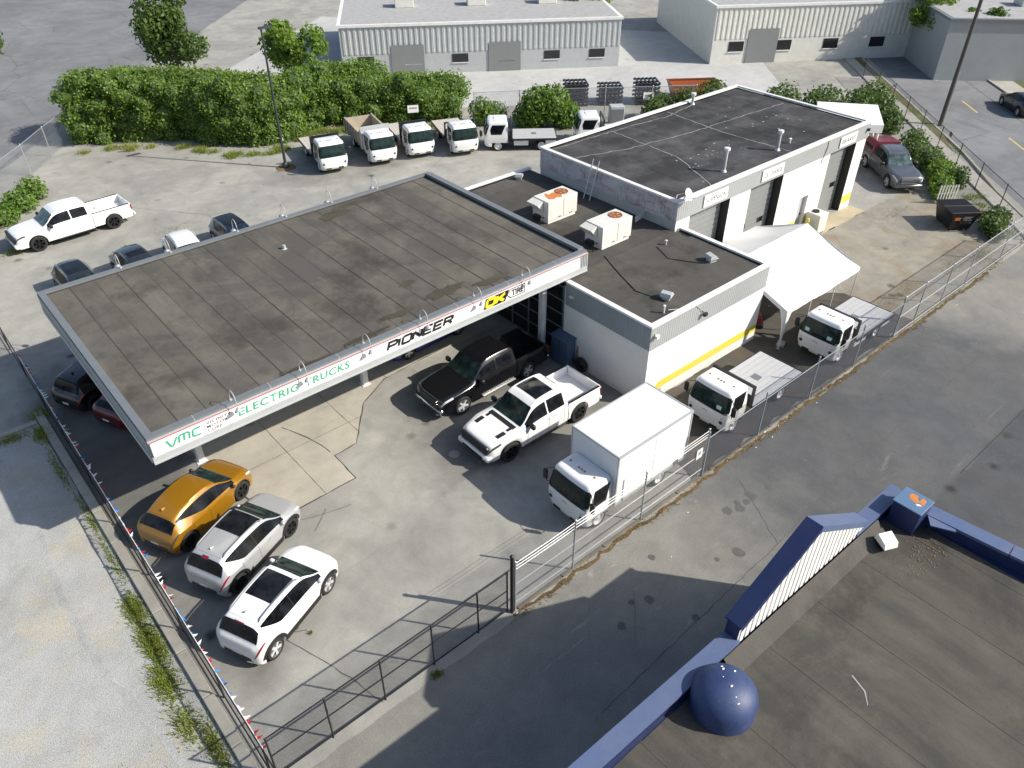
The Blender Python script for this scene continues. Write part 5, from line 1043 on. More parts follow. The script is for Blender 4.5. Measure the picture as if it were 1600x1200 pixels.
    def patch(s, x0, x1, t0, t1, side, name, mat, parent, off=0.007, nx=12, nt=6, both=False):
        """pane following the body; t0/t1 may be functions of u in 0..1; both = spans across the centre line"""
        m = MB(); g = []
        for i in range(nx + 1):
            u = i / nx; row = []; x = x0 + (x1 - x0) * u; a = t0(u) if callable(t0) else t0; b = t1(u) if callable(t1) else t1
            if both:
                for j in range(2 * nt + 1):
                    q = (j - nt) / nt; tt = 7 - abs(q) * (7 - a); sd = 1 if q >= 0 else -1; row.append(tuple(s.ev(x, tt, sd) + s.nrm(x, tt, sd) * off))
            else:
                for j in range(nt + 1): tt = a + (b - a) * j / nt; row.append(tuple(s.ev(x, tt, side) + s.nrm(x, tt, side) * off))
            g.append(row)
        return m.loft(g, 0, closed=False).build(name, mat, parent, 60)
def scale_spec(L, W, H, r, base, **kw):
    sp = {}
    for k in ('zt', 'zb', 'z0'): sp[k] = [(x * L / 4.02, z * H / 1.6) for x, z in base[k]]
    for k in ('w', 'wr'): sp[k] = [(x * L / 4.02, y * W / 0.9) for x, y in base[k]]
    sp.update(L=L, r=r, wheels=[x * L / 4.02 for x in base['wheels']]); sp.update(kw); sp['k'] = L / 4.02; return sp
SUV = dict(zt=[(2.01, .60), (1.99, .73), (1.90, .86), (1.65, .96), (1.38, 1.02), (1.14, 1.07), (0.95, 1.16), (0.42, 1.50), (0.12, 1.58), (-.4, 1.60), (-1.15, 1.57), (-1.55, 1.51), (-1.64, 1.46), (-1.80, 1.14), (-1.87, 1.02), (-1.94, .94), (-1.99, .80), (-2.01, .60)],
           zb=[(2.01, .54), (1.90, .76), (1.6, .89), (1.1, .97), (0, .99), (-1.2, 1.05), (-1.62, 1.07), (-1.82, .99), (-1.95, .80), (-2.01, .54)],
           w=[(2.01, .58), (1.97, .70), (1.86, .80), (1.6, .875), (1.1, .90), (-1.3, .90), (-1.62, .885), (-1.85, .84), (-1.97, .75), (-2.01, .64)],
           wr=[(2.01, .40), (1.86, .58), (1.5, .69), (1.14, .74), (.95, .71), (.42, .605), (-.4, .585), (-1.55, .565), (-1.80, .64), (-1.95, .62), (-2.01, .5)],
           z0=[(2.01, .36), (1.90, .24), (1.65, .2), (-1.6, .2), (-1.87, .26), (-2.01, .38)], wheels=(1.25, -1.37))
HATCH = dict(SUV, zt=[(2.01, .58), (1.98, .70), (1.88, .82), (1.6, .92), (1.3, .99), (1.10, 1.04), (0.92, 1.12), (0.35, 1.46), (0.0, 1.56), (-.5, 1.60), (-1.1, 1.54), (-1.38, 1.46), (-1.74, 1.16), (-1.86, 1.05), (-1.95, .94), (-1.99, .78), (-2.01, .60)])
def build_car(name, label, cat, x, y, hd, sp, mat, wheels='alloy', group=None, rails=False, sunroof=None, trim=False, rear_glass=(-1.835, -1.625), rtaper=0.25, split=True, screen='glass_green', roof_rear=None, tails='tail', heads='lamp', mirror=None):
    t = thing(name, label, cat, (x, y, 0), R(hd), group); c = Car(sp); k = sp['k']; H = max(z for _, z in sp['zt']); W = max(v for _, v in sp['w']); L = sp['L']
    b = c.body(t, mat)
    MB().box(-L / 2 + 0.25, L / 2 - 0.25, -W * 0.72, W * 0.72, 0.17, 0.62).build('underbody', 'black', t)
    c.patch(0.42 * k, 1.09 * k, 5.08, 7, 0, 'windshield', screen, t, nx=10, nt=8, both=True)
    c.patch(rear_glass[0] * k, rear_glass[1] * k, 4.72, 7, 0, 'rear_window', 'glass', t, nx=10, nt=8, both=True)
    for s in (-1, 1):
        lo = lambda u: 4.10 + 0.66 * max(0, (rtaper - u) / rtaper) ** 1.4
        xa, xb = -1.47 * k, 1.02 * k
        if split:
            c.patch(-0.32 * k, -0.24 * k, 4.10, 4.88, s, 'pillar_trim', 'black', t, 0.005, 2, 6)
            xm = -0.28 * k; q = (xm - xa) / (xb - xa)
            c.patch(xa, xm - 0.012, lambda u: lo(u * q), 4.88, s, 'side_window', 'glass', t, nx=10); c.patch(xm + 0.012, xb, 4.10, 4.88, s, 'side_window', 'glass', t, nx=12)
        else: c.patch(xa, xb, lo, 4.88, s, 'side_window', 'glass', t, nx=20)
        c.patch((2.01 - 0.40) * k, (2.01 - 0.06) * k, 3.5, 4.12, s, 'headlight', heads, t, nx=6, nt=4)
        c.patch(-(2.01 - 0.008) * k, -(2.01 - 0.36) * k, lambda u: 3.15 + 0.40 * u, 3.92, s, 'tail_light', tails, t, nx=8, nt=4)
        p = c.ev(0.86 * k, 4.1, s); m = MB().bbox(-0.06, 0.06, -0.08, 0.08, -0.055, 0.055, 0.03); m.xf(Matrix.Translation((p.x, p.y + s * 0.10, p.z + 0.02))); m.build('door_mirror', mirror or mat, t, 50)
        for xx in (0.12, -0.80): c.patch(xx * k, (xx + 0.17) * k, 3.30, 3.48, s, 'door_handle', 'chrome' if mat in ('p_black',) else mat, t, 0.022, 3, 2)
        for xx in (0.88, -0.30, -1.06):
            c.patch(xx * k, xx * k + 0.010, 1.3, 4.0, s, 'door_seam', 'black', b, 0.003, 1, 8)
        if trim:
            c.patch(sp['wheels'][1] + sp['r'] + 0.08, sp['wheels'][0] - sp['r'] - 0.08, 1.02, 1.75, s, 'sill_trim', 'black', t, 0.012, 8, 3)
            for xw in sp['wheels']:
                m = MB(); ro = sp['r'] + 0.05; g0 = []; g1 = []
                for a in np.linspace(R(8), R(172), 15):
                    for g, rr in ((g0, ro), (g1, ro + 0.105)):
                        xx = xw + rr * math.cos(a); zz = sp['r'] + rr * math.sin(a); g.append((xx, s * (c.w(xx) * 1.0 + 0.012), zz))
                m.loft([g0, g1], 0, closed=False); m.build('arch_trim', 'black', t, 60)
        if rails:
            pts = [c.ev(xx * k, 5.15, s) + Vector((0, s * 0.0, 0.055)) for xx in (0.27, 0.18, -0.2, -0.6, -1.0, -1.32, -1.42)]; pts[0].z -= 0.05; pts[-1].z -= 0.05
            MB().tube([tuple(p) for p in pts], 0.030, 6).build('roof_rail', 'black' if rails is True else rails, t, 60)
        wy = s * (W - 0.115)
        for xw in sp['wheels']: wheel(t, xw, wy, sp['r'], 0.215, wheels)
    if sunroof: c.patch(sunroof[0] * k, sunroof[1] * k, sunroof[2], 7, 0, 'sunroof', 'glass', t, nx=8, nt=6, both=True)
    p = c.ev(-1.25 * k, 7); MB().add([(p.x - 0.12, -0.01, p.z), (p.x + 0.06, 0, p.z), (p.x - 0.12, 0.01, p.z), (p.x - 0.11, 0, p.z + 0.09)], [(0, 1, 3), (1, 2, 3), (2, 0, 3)]).build('antenna_fin', mat if mat not in ('p_white',) else 'grey_ink', t)
    c.patch(-1.50 * k, -1.495 * k, 5.3, 7, 0, 'hatch_seam', 'black', b, 0.003, 1, 6, both=True)
    MB().bbox(L / 2 - 0.03, L / 2 + 0.012, -0.45, 0.45, 0.44 * H / 1.6, 0.55 * H / 1.6, 0.01).build('grille', 'black', t)
    MB().box(-L / 2 - 0.012, -L / 2 + 0.03, -0.5, 0.5, 0.40, 0.50).build('rear_valance', 'black', t); MB().box(-L / 2 - 0.016, -L / 2, -0.16, 0.16, 0.52, 0.60).build('number_plate', 'sign_white', t)
    return t, c
GOLD = dict(SUV, zt=[(2.01, .60), (1.98, .74), (1.86, .88), (1.6, .98), (1.38, 1.03), (1.14, 1.07), (0.95, 1.15), (0.38, 1.48), (0.05, 1.57), (-.4, 1.60), (-1.0, 1.56), (-1.42, 1.46), (-1.55, 1.40), (-1.80, 1.12), (-1.88, 1.0), (-1.95, .90), (-1.99, .78), (-2.01, .58)])
build_car('crossover', 'metallic gold crossover with dark wheels beside the canopy corner', 'car', 4.30, 22.02, 25, scale_spec(4.08, 0.92, 1.56, 0.37, GOLD), 'p_gold', 'dark', rear_glass=(-1.82, -1.54), rtaper=0.42, split=False, mirror='black', tails='lamp_dark')
t_, c_ = build_car('crossover', 'silver grey crossover with long black glass roof between gold and white cars', 'car', 4.80, 19.24, 24.5, scale_spec(4.04, 0.91, 1.60, 0.36, SUV), 'p_silver', 'dark', rails='grey_metal', sunroof=(-0.58, 0.36, 5.35), trim=True)
c_.patch(-1.66, -1.58, 6.72, 7, 0, 'brake_light', 'tail', t_, 0.012, 3, 3, both=True)
t_, c_ = build_car('crossover', 'white crossover with roof rails and large sunroof nearest the gate', 'car', 4.55, 16.26, 24, scale_spec(4.04, 0.90, 1.62, 0.36, SUV), 'p_white', 'alloy', rails='grey_metal', sunroof=(-0.80, 0.24, 5.75), trim=True)
c_.patch(-1.645, -1.615, 6.6, 7, 0, 'brake_light', 'tail', t_, 0.014, 2, 3, both=True)
build_car('crossover', 'black crossover in the shade under the canopy end by the fence', 'car', 4.45, 32.0, 25, scale_spec(4.3, 0.92, 1.62, 0.37, SUV), 'p_black', 'dark')
build_car('hatchback', 'dark red hatchback in the shade behind the canopy side fascia', 'car', 5.35, 29.75, 24, scale_spec(4.3, 0.89, 1.50, 0.34, HATCH), 'p_red', 'dark')
build_car('sedan', 'dark blue car in deep shade beside the black pickup', 'car', 16.85, 26.0, 183, scale_spec(4.5, 0.89, 1.44, 0.34, HATCH), 'p_blue', 'silver5')
def parked(i, x, hd, sp, mat, lab, **kw): build_car('hatchback' if sp is HATCH else 'crossover', lab, 'car', x, 40.5, hd, scale_spec(4.4, 0.90, 1.56, 0.35, sp), mat, 'alloy', 'cars parked behind the canopy', **kw)
parked(0, 6.1, -88, SUV, 'p_dark', 'dark grey car behind the canopy, furthest left of four', sunroof=(-1.2, 0.1, 5.5))
parked(1, 9.05, -86, HATCH, 'p_dark', 'dark grey car with small sunroof behind the canopy', sunroof=(-0.35, 0.12, 5.9))
parked(2, 11.65, -94, HATCH, 'p_white', 'white car behind the canopy between two dark cars')
parked(3, 14.5, -91, SUV, 'p_navy', 'dark navy car with glass roof behind the canopy, furthest right of four', sunroof=(-1.3, 0.18, 5.3))
build_car('sedan', 'dark car passing at the right edge of the street', 'car', st(66.5, 36.2)[0] + 1.4, st(66.5, 36.2)[1] + 0.2, 45, scale_spec(4.5, 0.9, 1.5, 0.34, HATCH), 'p_black', 'alloy')

# ---- pickups
def build_pickup(label, x, y, hd, mat, wheels, L=5.9, cab_r=-1.05, wb=(1.95, -1.72), H=1.93, r=0.42, W=1.0, **o):
    t = thing('pickup_truck', label, 'pickup', (x, y, 0), R(hd)); h = L / 2; f0 = h - 2.95   # f0 shifts the nose for longer trucks
    z = H / 1.93
    sp = dict(L=L, r=r, wheels=wb, gap=0.075,
              zt=[(h, .80), (h - .03, .98), (h - .14, 1.10), (h - .55, 1.17), (h - 1.2, 1.22), (h - 1.52, 1.25), (h - 1.72, 1.34), (h - 2.3, 1.80 * z), (h - 2.6, 1.90 * z), (h - 3.2, 1.93 * z), (cab_r + 0.25, 1.90 * z), (cab_r + .05, 1.84 * z), (cab_r, 1.80 * z)],
              zb=[(h, .74), (h - .15, 1.0), (h - .6, 1.10), (h - 1.5, 1.17), (h - 2.5, 1.20), (cab_r, 1.22)],
              w=[(h, .74), (h - .05, .84), (h - .2, .93), (h - .6, .985), (h - 1.0, W), (cab_r, W * .99)], wr=[(h, .55), (h - .25, .74), (h - .9, .82), (h - 1.6, .84), (h - 2.3, .73), (h - 3, .71), (cab_r, .69)],
              z0=[(h, .50), (h - .12, .38), (h - .5, .40), (0, .42), (cab_r, .42)], xr=cab_r, k=1)
    c = Car(sp); b = c.body(t, mat)
    MB().box(-h + 0.2, h - 0.3, -0.62, 0.62, 0.36, 0.72).build('chassis', 'black', t)
    c.patch(h - 2.26, h - 1.60, 5.1, 7, 0, 'windshield', o.get('screen', 'glass_green'), t, nx=10, nt=8, both=True)
    MB().box(cab_r - 0.012, cab_r - 0.004, -0.52, 0.52, 1.36 * z, 1.70 * z).build('rear_window', 'glass', t)
    xa, xm, xb = cab_r + 0.16, cab_r + 1.02, h - 1.80
    for s in (-1, 1):
        c.patch(xa, xm, 4.12, 4.86, s, 'side_window', 'glass', t); c.patch(xm + 0.07, xb, 4.12, 4.86, s, 'side_window', 'glass', t)
        c.patch(h - .55, h - .03, 3.40, 4.05, s, 'headlight', o.get('heads', 'lamp'), t, nx=8, nt=4)
        p = c.ev(h - 1.95, 4.1, s); m = MB().bbox(-0.08, 0.08, -0.13, 0.13, -0.11, 0.11, 0.04); m.xf(Matrix.Translation((p.x, p.y + s * 0.18, p.z + 0.08))); m.build('door_mirror', 'black', t, 50)
        for xx in (xm - 0.15, xb - 1.0): c.patch(xx - 0.2, xx, 3.45, 3.62, s, 'door_handle', o.get('handles', mat), t, 0.025, 3, 2)
        for xx in (xm + 0.03, cab_r + 0.22, xb - 0.02): c.patch(xx, xx + 0.011, 1.2, 4.0, s, 'door_seam', 'black', b, 0.003, 1, 8)
        for xw in wb: wheel(t, xw, s * (W - 0.14), r, 0.27, wheels)
        MB().box(-0.55 - 0.4, h - 2.1, s * (W - 0.06) if s > 0 else -(W + 0.06), s * (W + 0.06) if s > 0 else -(W - 0.06), 0.38, 0.42).build('side_step', o.get('step', 'black'), t)
    # bed
    bx = cab_r - 0.03; zr = 1.24; Rr = r + 0.075; xs = sorted({round(float(q), 3) for q in list(np.linspace(-h + 0.04, bx, 26)) + [wb[1] + Rr * q for q in (-1, -.97, -.85, -.6, -.3, 0, .3, .6, .85, .97, 1)] if -h + 0.04 <= q <= bx}); rings = []
    for xx in xs:
        d = abs(xx - wb[1]); z0 = 0.46 if d >= Rr else max(0.46, r + math.sqrt(Rr * Rr - d * d)); tw = 1 - 0.05 * max(0, (-(h - 0.35) - xx) / 0.35) ** 2; w_ = W * tw
        half = [(w_ * .90, z0), (w_ * .975, z0), (w_ * 1.0, z0 + 0.45 * (zr - z0)), (w_ * .99, zr - .10), (w_ * .965, zr), (w_ * .965 - .085, zr), (w_ * .965 - .10, zr - .06), (w_ * .965 - .10, 0.80), (0, 0.80)]
        rings.append([(xx, -a, b_) for a, b_ in half] + [(xx, a, b_) for a, b_ in reversed(half[:-1])])
    m = MB().loft(rings, 0, closed=False); m.build('bed', mat, t, 38)
    MB().bbox(-h, -h + 0.085, -W * .90, W * .90, 0.62, zr - 0.01, 0.02).build('tailgate', mat, t, 40)
    MB().box(bx - 0.05, bx - 0.012, -W * .88, W * .88, 0.60, zr).build('bulkhead', mat, t)
    for s in (-1, 1):
        MB().box(-h + 0.1, bx - 0.02, s * W * .972 if s < 0 else W * .965 - .092, -(W * .965 - .092) if s < 0 else W * .972, zr + 0.002, zr + 0.018).build('bed_rail', 'black', t)
        MB().bbox(-h - 0.012, -h + 0.12, s * W * .965 if s < 0 else W * .84, -W * .84 if s < 0 else W * .965, 0.86, 1.18, 0.02).build('tail_light', 'tail', t)
        MB().box(wb[1] - 0.35, wb[1] + 0.35, -W * .87 if s < 0 else W * .64, -W * .64 if s < 0 else W * .87, 0.80, 0.93).build('wheel_tub', mat, t)
    MB().bbox(-h - 0.14, -h - 0.015, -W * .93, W * .93, 0.48, 0.64, 0.03).build('rear_bumper', o.get('bump', 'chrome'), t, 40)
    # nose
    if o.get('grille') == 'dark': MB().bbox(h - 0.10, h + 0.05, -0.78, 0.78, 0.68, 1.03, 0.04).build('grille', 'black', t); MB().bbox(h - 0.16, h + 0.12, -0.94, 0.94, 0.42, 0.66, 0.06).build('front_bumper', mat, t, 40); MB().box(h + 0.11, h + 0.125, -0.6, 0.6, 0.46, 0.57).build('bumper_opening', 'black', t)
    else:
        g = MB().bbox(h - 0.06, h + 0.03, -0.60, 0.60, 0.64, 1.0, 0.03).build('grille', 'black', t)
        for zz in (0.70, 0.82, 0.94): MB().bbox(h + 0.02, h + 0.045, -0.58, 0.58, zz - 0.02, zz + 0.02, 0.008).build('grille_bar', o.get('bar', 'chrome'), g)
        MB().bbox(h - 0.12, h + 0.10, -0.90, 0.90, 0.42, 0.62, 0.05).build('front_bumper', o.get('bump', 'chrome'), t, 40)
    if o.get('vents'):
        for s in (-1, 1):
            c.patch(h - 0.98, h - 0.58, 5.45, 6.1, s, 'hood_vent', 'black', t, 0.012, 4, 3)
        c.patch(h - 1.50, h - 1.30, 5.6, 7, 0, 'hood_scoop', 'black', t, 0.012, 4, 6, both=True)
        for s in (-1, 1): c.patch(h - 1.30, h - 1.10, 5.75, 6.1, s, 'hood_decal', 'black', t, 0.012, 4, 3)
        c.patch(cab_r + 0.45, h - 2.62, 5.75, 7, 0, 'sunroof', 'glass', t, 0.01, 10, 6, both=True)
        c.patch(cab_r + 0.05, cab_r + 0.10, 6.5, 7, 0, 'brake_light', 'black', t, 0.012, 2, 3, both=True)
    return t, c
build_pickup('white pickup with black hood vents and big sunroof beside the box truck', 16.50, 17.85, 180, 'p_white', 'dark6', r=0.45, W=1.05, H=1.98, grille='dark', vents=True, heads='lamp_dark', bump='p_white', handles='black', screen='glass_green')
build_pickup('glossy black pickup with bright wheels half under the canopy', 16.85, 21.35, 181.5, 'p_black', 'silver5', wb=(1.93, -1.75), L=5.95, handles='chrome', step='chrome')
build_pickup('long white pickup parked alone near the upper left fence', 7.95, 48.65, 183, 'p_white', 'dark6', L=6.5, cab_r=-0.95, wb=(2.17, -2.05), r=0.44, W=1.02, grille='dark', heads='lamp_dark', bump='p_white', screen='glass_pale')
t_, c_ = build_pickup('grey pickup with maroon canopy on its bed beside the workshop', 52.5, 21.6, -129, 'p_grey', 'alloy', wb=(1.85, -1.75), L=5.8, H=2.0, screen='glass_pale', bar='chrome', bump='p_grey')
g = MB(); g.loft([[(-2.85, -0.97, 1.26), (-1.0, -0.97, 1.26), (-1.0, 0.97, 1.26), (-2.85, 0.97, 1.26)], [(-2.78, -0.90, 1.65), (-0.98, -0.90, 1.70), (-0.98, 0.90, 1.70), (-2.78, 0.90, 1.65)], [(-2.6, -0.74, 1.92), (-1.0, -0.74, 2.06), (-1.0, 0.74, 2.06), (-2.6, 0.74, 1.92)]], 0, cap=True)
cp = g.build('bed_canopy', 'p_maroon', t_)
for s in (-1, 1): MB().add([(-2.6, s * 0.952, 1.40), (-1.2, s * 0.952, 1.40), (-1.2, s * 0.92, 1.66), (-2.6, s * 0.92, 1.63)], [(0, 1, 2, 3)]).build('canopy_window', 'glass', cp)

# ---- cab-over trucks
class Cab:
    L = 1.72; zf = [(.62, .06), (.95, .09), (1.2, .06), (1.6, -.03), (1.9, -.12), (2.02, -.17), (2.08, -.22), (2.115, -.30), (2.13, -.44)]
    zw = [(.62, .93), (1.0, .97), (1.3, .96), (1.85, .89), (2.0, .865), (2.08, .82), (2.115, .75), (2.13, .62)]; zr = [(.62, -1.5), (1.95, -1.48), (2.05, -1.45), (2.11, -1.38), (2.13, -1.28)]
    def __init__(s): s.f, s.w, s.r = pchip(s.zf), pchip(s.zw), pchip(s.zr)
    def line(s, z):
        xf, w, xr = s.f(z), s.w(z), s.r(z); rf, rr = 0.17, 0.07; P = []
        for q in np.linspace(0, 1, 8): y = q * (w - rf); P.append((xf - 0.05 * (y / w) ** 2, y))
        x0 = xf - 0.05 * ((w - rf) / w) ** 2
        for a in np.linspace(0, math.pi / 2, 7)[1:]: P.append((x0 - rf + rf * math.cos(a), w - rf + rf * math.sin(a)))
        for q in np.linspace(0, 1, 10)[1:]: P.append((x0 - rf + (xr + rr - (x0 - rf)) * q, w))
        for a in np.linspace(0, math.pi / 2, 4)[1:]: P.append((xr + rr - rr * math.sin(a), w - rr + rr * math.cos(a)))
        for q in np.linspace(0, 1, 4)[1:]: P.append((xr, (w - rr) * (1 - q)))
        return P
    def at(s, d, z, off=0.0):
        """point at distance d round the cab from the front centre, at height z"""
        P = s.line(z); i = 0
        while i < len(P) - 2 and d > math.dist(P[i], P[i + 1]): d -= math.dist(P[i], P[i + 1]); i += 1
        l = math.dist(P[i], P[i + 1]) or 1; u = d / l; x = P[i][0] + (P[i + 1][0] - P[i][0]) * u; y = P[i][1] + (P[i + 1][1] - P[i][1]) * u
        n = Vector((P[i + 1][1] - P[i][1], -(P[i + 1][0] - P[i][0]), 0)); n = n.normalized() if n.length else Vector((1, 0, 0)); return Vector((x, y, z)) + n * off + Vector((0, 0, off * 0.4))
CABM = {}
def cab_meshes():
    if CABM: return CABM
    c = Cab(); m = MB(); rings = []
    for z in (.62, .75, .95, 1.1, 1.2, 1.35, 1.5, 1.7, 1.85, 1.95, 2.0, 2.04, 2.08, 2.10, 2.117, 2.13):
        P = c.line(z); rings.append([(x, y, z) for x, y in P] + [(x, -y, z) for x, y in reversed(P[1:-1])])
    m.loft([list(reversed(r_)) for r_ in rings][::-1], 0, cap=True); CABM['cab'] = m.mesh('cab', 'p_white', 40)
    g = []
    for z in np.linspace(1.22, 1.95, 9):
        q = (z - 1.22) / 0.73; lim = 1.03 - 0.06 * q - 0.10 * (abs(2 * q - 1) ** 6); row = []
        for d in np.linspace(-lim, lim, 25): p = c.at(abs(d), z, 0.010); row.append((p.x, math.copysign(p.y, d) if abs(d) > 1e-6 else 0, p.z))
        g.append(row)
    CABM['windshield'] = MB().loft(g, 0, closed=False).mesh('windshield', 'glass_green', 60)
    g = []
    for z in np.linspace(1.22, 1.88, 8):
        q = (z - 1.22) / 0.66; d0 = 1.17 - 0.02 * q; lo = d0 + (0.16 * max(0, (0.5 - q) / 0.5)); d1 = 2.02 - 0.02 * (1 - q) ** 2; row = []
        for d in np.linspace(lo, d1, 10):
            zz = z if d > d0 + 0.25 or q > 0.4 else z; p = c.at(d, zz, 0.010); row.append(tuple(p))
        g.append(row)
    m = MB().loft(g, 0, closed=False); CABM['win'] = m.mesh('side_window', 'glass', 60); m2 = MB(); m2.add([(x, -y, z) for x, y, z in m.v], [tuple(reversed(f)) for f in m.f]); CABM['win_r'] = m2.mesh('side_window', 'glass', 60)
    m = MB()   # bumper and lower nose
    rings = []
    for z, e in ((.34, -.05), (.40, .03), (.55, .06), (.62, .055)):
        P = [(e - 0.05 * (y / .93) ** 2, y) for y in np.linspace(0, .70, 6)] + [(e - .05 - .22 * (1 - math.cos(a)), .70 + .22 * math.sin(a)) for a in np.linspace(0.2, 1.57, 5)] + [(-.45, .92)]
        rings.append([(x, -y, z) for x, y in reversed(P[1:])] + [(x, y, z) for x, y in P])
    m.loft([list(reversed(r_)) for r_ in rings], 0, cap=True); CABM['bumper'] = m.mesh('bumper', 'p_white', 45)
    return CABM
def build_truck(label, x, y, hd, kind, group=None, deck='deck_alu', bed_L=3.3, head='frame', guard=False, name='flatbed_truck', papers=0, plank_n=8, rear_r=0.37, cx=1.12, b0=-2.0):
    """origin on the ground under the front bumper, truck points along +x"""
    t = thing(name, label, 'truck', (x, y, 0), R(hd), group); M = cab_meshes(); 
    for nm, ky in (('cab', 'cab'), ('bumper', 'bumper'), ('side_window', 'win'), ('side_window', 'win_r')): put(nm, M[ky], t).scale = (cx, 1, 1)
    ws = put('windshield', M['windshield'], t); ws.scale = (cx, 1, 1); c = Cab()
    for s in (-1, 1):
        p = c.at(0.74, 0.80, 0.012); MB().lathe([(0.001, 0.02), (0.075, 0.012), (0.085, 0.0)], 'x', 14, (p.x - 0.01, s * p.y, p.z)).build('headlight', 'lamp_dark', t, 40)
        p = c.at(0.74, 0.99, 0.012); MB().lathe([(0.001, 0.015), (0.035, 0.01), (0.04, 0.0)], 'x', 10, (p.x - 0.005, s * p.y, p.z)).build('turn_lamp', 'lamp', t, 40)
        MB().box(0.02, 0.062, s * 0.42 - 0.17, s * 0.42 + 0.17, 0.42, 0.50).build('bumper_slot', 'black', t)
        MB().tube([(-0.28, s * 0.93, 1.15), (-0.05, s * 1.12, 1.20), (-0.05, s * 1.15, 1.75), (-0.25, s * 0.88, 1.86)], 0.014, 5).build('mirror_arm', 'black', t)
        MB().bbox(-0.10, 0.0, s * 1.15 - 0.10, s * 1.15 + 0.10, 1.30, 1.72, 0.03).build('mirror', 'black', t, 40)
        MB().box(-1.22 * cx, -1.12 * cx, s * 0.955 - 0.012, s * 0.955 + 0.012, 0.98, 1.12).build('door_handle', 'black', t)
        for xw, rr, wd in ((-0.85 * cx, 0.37, 0.20),): wheel(t, xw, s * 0.80, rr, wd, 'steel')
        for dy in (0.62, 0.84): wheel(t, b0 - 0.66 * bed_L, s * dy, rear_r, 0.19, 'steel')
        m = MB(); g0, g1 = [], []
        for a in np.linspace(R(5), R(175), 13): g0.append((-0.85 * cx + 0.43 * math.cos(a), s * 0.93, 0.37 + 0.40 * math.sin(a))); g1.append((-0.85 * cx + 0.43 * math.cos(a), s * 0.62, 0.37 + 0.40 * math.sin(a)))
        m.loft([g0, g1], 0, closed=False).build('wheel_arch', 'black', t, 60)
    for k, yy in enumerate((-0.58, -0.14, 0.0, 0.14, 0.58)):
        xx = -0.66 if abs(yy) < 0.5 else -0.70; MB().bbox(xx - 0.03, xx + 0.03, yy - 0.045, yy + 0.045, 2.11, 2.16, 0.012).build('marker_lamp', 'amber', t)
    g = []
    for z in (1.205, 1.222): g.append([(lambda q, d: (q.x, math.copysign(q.y, d), q.z))(c.at(abs(d), z, 0.004), d) for d in np.linspace(-1.02, 1.02, 21)])
    MB().loft(g, 0, closed=False).build('panel_gap', 'grey_ink', t)
    wp = MB()
    for yy in (-0.45, 0.25):
        a = c.at(abs(yy), 1.24, 0.03); b = c.at(abs(yy + 0.5), 1.33, 0.028); wp.tube([(a.x, yy, a.z), (b.x, yy + 0.5, b.z)], 0.012, 4)
    wp.build('wiper', 'black', t)
    p = c.at(0, 1.02, 0.012); text = text_mesh('VMC', 0.14, spacing=1.1); co = np.empty(len(text.vertices) * 3, 'f'); text.vertices.foreach_get('co', co); co = co.reshape(-1, 3); co -= co.mean(0)
    text.vertices.foreach_set('co', np.stack([0.082 - 0.0 * co[:, 0] - co[:, 1] * 0.03, co[:, 0], 1.02 + co[:, 1]], 1).astype('f').ravel()); text.materials.clear(); text.materials.append(MT['grey_ink']); text.update(); put('nose_lettering', text, t)
    for k in range(papers):
        yy = (0.52, -0.58)[k]; g = []
        for z in (1.34, 1.50): g.append([(lambda q: (q.x, math.copysign(q.y, yy), q.z))(c.at(abs(yy) + dd, z, 0.016)) for dd in (-0.11, 0.0, 0.11)])
        MB().loft(g, 0, closed=False).build('window_paper', 'mint', ws)
    f = MB(); f.box(b0 - bed_L + 0.1, -0.5, -0.42, -0.34, 0.45, 0.66); f.box(b0 - bed_L + 0.1, -0.5, 0.34, 0.42, 0.45, 0.66); f.box(-1.6 * cx, -0.5, -0.6, 0.6, 0.5, 0.72); f.box(b0 - 0.66 * bed_L - 0.15, b0 - 0.66 * bed_L + 0.15, -0.6, 0.6, 0.3, 0.44); f.box(b0, -1.45 * cx, -0.5, 0.5, 0.66, 1.0); f.build('chassis', 'black_metal', t)
    b1 = b0 - bed_L
    if kind == 'flat':
        MB().box(b1, b0, -1.06, 1.06, 0.84, 0.92).build('deck_frame', 'black_metal', t); wdp = 2.12 / plank_n; mats = deck
        pm_ = MB().box(b1 + 0.02, b0 - 0.02, -wdp / 2 + 0.008, wdp / 2 - 0.008, 0.922, 0.952).mesh('deck_plank', deck)
        for k in range(plank_n): put('deck_plank', pm_, t, (0, -1.06 + wdp * (k + 0.5), rnd.uniform(-0.004, 0.004)))
        MB().box((b0 + b1) / 2 - 0.18, (b0 + b1) / 2 + 0.18, -0.22, 0.16, 0.958, 0.964).build('deck_hatch', 'grey_metal', t)
        f = MB()
        for s in (-1, 1): f.box(b1, b0, s * 1.06 - (0.0 if s > 0 else 0.05), s * 1.06 + (0.05 if s > 0 else 0.0), 0.82, 0.955)
        f.box(b1 - 0.05, b1 - 0.002, -1.05, 1.05, 0.82, 0.955); f.build('rub_rail', 'black_metal', t)
        if head == 'frame':
            f = MB(); hx = b0 + 0.05
            for s in (-1, 1): f.box(hx - 0.05, hx + 0.05, s * 0.98 - 0.05, s * 0.98 + 0.05, 0.9, 1.85)
            f.box(hx - 0.05, hx + 0.05, -1.03, 1.03, 1.852, 1.95); f.box(hx - 0.02, hx + 0.02, -0.93, 0.93, 0.9, 1.45); f.build('headboard', 'black_metal', t)
        else:
            f = MB(); hx = b0 + 0.05; f.box(hx - 0.03, hx + 0.03, -1.02, 1.02, 0.9, 2.08); f.box(hx - 0.06, hx + 0.06, -1.04, 1.04, 2.082, 2.14); f.build('headboard', 'black_metal', t)
